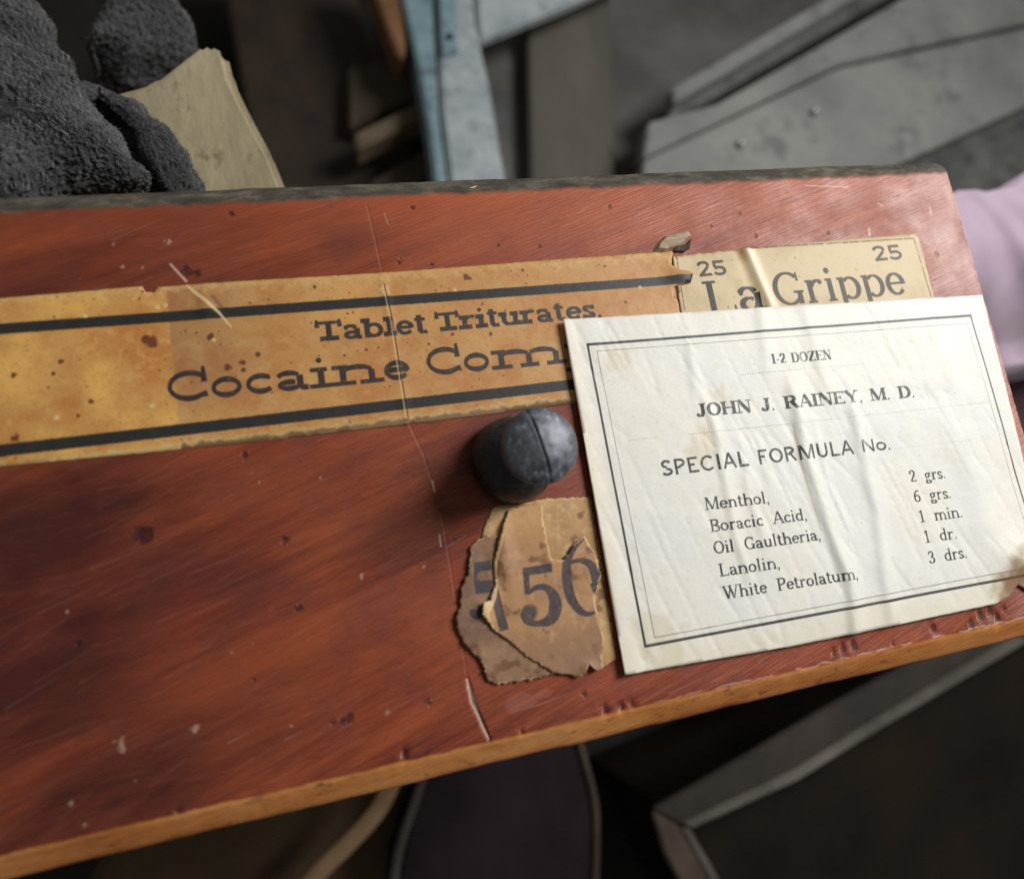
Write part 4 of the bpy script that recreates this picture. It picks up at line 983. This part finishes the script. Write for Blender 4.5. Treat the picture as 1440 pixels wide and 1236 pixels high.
# grey moulded board sloping at the right top
M_GREY = paint('grey_painted_board', (.18, .187, .175), (.27, .275, .25), (.14, .142, .135), 14)
M_GREYD = paint('dark_grey_board', (.075, .075, .07), (.14, .142, .13), (.05, .05, .05), 25)
mb_ = tag(empty('moulded_board', at(1150, 130, FL)), 'grey painted moulded board with long grooves, leaning behind the right of the drawer', 'board')
ZB = -.335
def slat(p, z, mat, th=.02): return pk(mb_, prism('slat', p, z, z - th, mat, bev=.0015))
slat([(944, 125), (1262, -60), (1300, -60), (948, 146)], ZB + .004, M_GREY)
slat([(948, 152), (1310, -60), (1345, -60), (1000, 140), (930, 176)], ZB - .006, M_GREYD)
slat([(912, 172), (1010, 146), (1355, -50), (1500, -60), (1500, 20), (1180, 90), (905, 222)], ZB, M_GREY)
slat([(905, 226), (1180, 96), (1500, 27), (1500, 120), (1420, 160), (1200, 260), (902, 320)], ZB - .003, M_GREY)
pk(mb_, prism('back_panel', [(905, 200), (1500, -30), (1560, 200), (1560, 420), (900, 420)], ZB - .024, ZB - .055, M_GREYD, bev=.002))
for x, y in ((1042, 202), (1146, 157)):
    pk(mb_, tube('screw', [at(x, y, ZB), at(x + 1, y, ZB + .0015)], .0035, mat_new('screw_zinc', .4, (.5, .5, .48), .5, .7)))

# stained panel between frame and board
M_STAIN = simple('stained_brown_board', (.076, .068, .058), (.125, .108, .086), 18, .7, bump=.3, stretch=(1, .25, 1))
M_SMOKE = simple('smoky_grey_board', (.075, .073, .068), (.135, .128, .116), 16, .5, bump=.2)
tag(prism('stained_plank', [(740, -80), (855, -80), (868, 320), (748, 320)], -.375, -.398, M_STAIN, bev=.002), 'upright stained brown plank between the pale blue frame and the grey board', 'plank')
tag(prism('grey_panel', [(640, -80), (1330, -120), (1200, 0), (940, 150), (900, 340), (640, 340)], -.398, FL, M_SMOKE, bev=.002), 'smoky dark grey panel lying behind the stained plank', 'panel')
# bits left of the frame
M_OR = simple('orange_wood', (.16, .075, .03), (.26, .13, .06), 30, .6, stretch=(.5, 1, 1))
M_BR = simple('dark_brown_wood', (.045, .030, .020), (.10, .07, .045), 30, .7, stretch=(1, .4, 1))
tag(prism('orange_stick', [(505, -70), (560, -70), (572, 60), (568, 82), (560, 80)], -.34, -.37, M_OR, bev=.002), 'orange-brown wooden stick pointing down beside the blue frame', 'stick')
tag(prism('brown_slat', [(498, 188), (598, 138), (604, 162), (502, 210)], -.37, -.395, simple('umber_wood', (.11, .08, .05), (.19, .14, .085), 30, .7), bev=.002, ), 'short umber wooden slat resting below the smoky slat left of the blue frame', 'slat')
tag(prism('brown_slat', [(490, 92), (590, 70), (600, 130), (492, 180)], -.395, -.42, M_BR, bev=.002), 'wide smoky dark slat touching the left side of the blue frame', 'slat')
tag(prism('brown_slat', [(520, 255), (606, 205), (614, 240), (530, 300)], -.395, -.42, M_BR, bev=.002), 'dark brown slat end just above the drawer edge left of the blue frame', 'slat')
tag(prism('dark_crate', [(300, -100), (490, -100), (510, 40), (620, 330), (380, 340)], -.42, FL, simple('blackened_crate_wood', (.018, .011, .007), (.045, .027, .016), 14, .7), bev=.003), 'nearly black wooden crate in the gap right of the tan block', 'crate')

# lilac cloth on the right
def lilac():
    m = mat_new('lilac_fabric', .6, spec=.3); t = NT(m); v = t.coords()
    t.l(t.ramp(t.noise(v, 14, 4), [(.35, (.36, .26, .34)), (.65, (.48, .375, .455))]), t.b.inputs['Base Color'])
    t.l(t.bump(t.noise(v, 1200, 2), .15, .0004), t.b.inputs['Normal']); t.b.inputs['Sheen Weight'].default_value = .3; return m
def drape(name, pix, z0, z1, mat, folds, n=60):
    """cloth heap: patch spanned by four corner pixels, rippled; z0 near edge heights"""
    A, B, C_, D_ = [at(x, y, z) for (x, y), z in zip(pix, z0)]
    bm = bmesh.new(); g_ = []
    for j in range(n + 1):
        row = []
        for i in range(n + 1):
            a, b = i / n, j / n; p = (A * (1 - a) + B * a) * (1 - b) + (D_ * (1 - a) + C_ * a) * b
            p = p.copy(); rr = folds * (mnoise.noise(Vector((a * 2.2, b * 1.5, 3.1))) + .4 * mnoise.noise(Vector((a * 6, b * 3, 8.1))))
            p.z += rr + folds * 1.6 * math.sin(math.pi * min(1, b * 1.2)) * .5
            p.y += folds * .5 * mnoise.noise(Vector((a * 4, b * 2, 1.7))); row.append(bm.verts.new(p))
        g_.append(row)
    for j in range(n):
        for i in range(n): bm.faces.new((g_[j][i], g_[j][i + 1], g_[j + 1][i + 1], g_[j + 1][i]))
    # skirt down to the floor
    ring = [g_[0][i] for i in range(n + 1)] + [g_[j][n] for j in range(1, n + 1)] + [g_[n][i] for i in range(n - 1, -1, -1)] + [g_[j][0] for j in range(n - 1, 0, -1)]
    low = [bm.verts.new((v.co.x, v.co.y, FL)) for v in ring]; k = len(ring)
    for i in range(k): bm.faces.new((ring[i], low[i], low[(i + 1) % k], ring[(i + 1) % k]))
    bmesh.ops.recalc_face_normals(bm, faces=bm.faces[:])
    return from_bm(name, bm, mat, None, smooth=True)
tag(drape('lilac_cloth', [(1290, 300), (1500, 222), (1660, 480), (1330, 530)], (-.10, -.10, -.15, -.15), None, lilac(), .012), 'rumpled lilac cloth showing past the right end of the red drawer', 'cloth')

tag(drape('shade_cloth', [(1330, 400), (1620, 340), (1760, 760), (1380, 760)], (-.19, -.19, -.23, -.23), None, simple('shade_cloth_weave', (.045, .024, .030), (.10, .06, .07), 20, .85, spec=.1), .010), 'added dark wine brown sheet standing in for the shade under the lilac cloth', 'cloth')  # dark sheet added where only shade falls below the lilac cloth
# below the drawer: plum disc with pale rim, tan strap, grey tray
M_PLUM = simple('plum_leather', (.013, .007, .009), (.024, .015, .019), 20, .75, spec=.15)
M_RIM = simple('dull_brass_rim', (.045, .03, .024), (.075, .052, .040), 40, .4)
ZP = -.31
pot = tag(empty('plum_pouch', at(700, 1180, FL)), 'dark plum leather pouch with pale piping below the drawer', 'pouch')
pk(pot, prism('pouch_body', [(620, 1000), (812, 1000), (832, 1090), (842, 1160), (836, 1300), (545, 1300), (565, 1180), (590, 1100)], ZP, FL, M_PLUM, bev=.004))
pk(pot, tube('piping', [at(x, y, ZP + .001) for x, y in curve([(800, 1000), (822, 1070), (838, 1150), (834, 1300)])], .0026, M_RIM))
pk(pot, tube('piping', [at(x, y, ZP + .001) for x, y in curve([(612, 1040), (585, 1120), (560, 1200), (546, 1300)])], .0032, simple('dark_piping', (.05, .045, .04), (.08, .07, .06), 40, .5)))
tag(prism('olive_bag', [(180, 1130), (360, 1080), (560, 1060), (590, 1100), (560, 1190), (545, 1330), (60, 1360)], -.36, FL, simple('olive_brown_cloth', (.065, .038, .015), (.12, .075, .032), 14, .7), bev=.006), 'dark olive-brown bag under the tan strap, low on the left', 'bag')
tag(tube('tan_strap', [at(x, y, -.30) for x, y in curve([(556, 1090), (530, 1140), (490, 1185), (450, 1225), (395, 1290)])], .0052, simple('tan_strap_leather', (.36, .22, .11), (.50, .33, .18), 30, .6), flat=.4), 'tan leather strap running diagonally out from under the drawer', 'strap')
M_STEEL = simple('dull_steel', (.11, .098, .083), (.22, .195, .165), 20, .42, bump=.15, metal=.4)
M_STEELB = simple('brownish_steel', (.07, .048, .035), (.13, .095, .07), 20, .5, metal=.3)  # darker, browner steel for the left leg of the rim
tray = tag(empty('steel_tray', at(1200, 1100, FL)), 'dull grey steel tray with a raised rim, dark inside, lower right', 'tray')
ZT = -.27
pk(tray, prism('rim', [(918, 1138), (1010, 1085), (1180, 985), (1300, 920), (1460, 850), (1480, 868), (1425, 905), (1215, 1030), (1115, 1090), (962, 1162)], ZT, ZT - .006, simple('tray_rim_grey', (.020, .015, .011), (.045, .034, .026), 20, .5), bev=.0012))
pk(tray, prism('rim_edge', [(962, 1157), (1120, 1082), (1215, 1022), (1430, 893), (1450, 900), (1220, 1036), (1125, 1096), (972, 1166)], ZT + .0015, ZT - .002, M_STEEL, bev=.001))
pk(tray, prism('rim', [(918, 1140), (958, 1162), (985, 1210), (1030, 1300), (990, 1300), (935, 1200)], ZT - .0005, ZT - .006, M_STEELB, bev=.0012))
pk(tray, prism('rim_edge', [(958, 1163), (972, 1166), (1006, 1225), (1046, 1300), (1030, 1300), (990, 1222)], ZT + .001, ZT - .002, M_STEEL, bev=.001))
pk(tray, prism('tray_floor', [(972, 1166), (1125, 1096), (1220, 1036), (1460, 900), (1700, 900), (1700, 1400), (1090, 1400)], ZT - .06, FL, simple('blackened_tray', (.010, .009, .008), (.022, .015, .010), 12, .9, spec=.1), bev=.001))
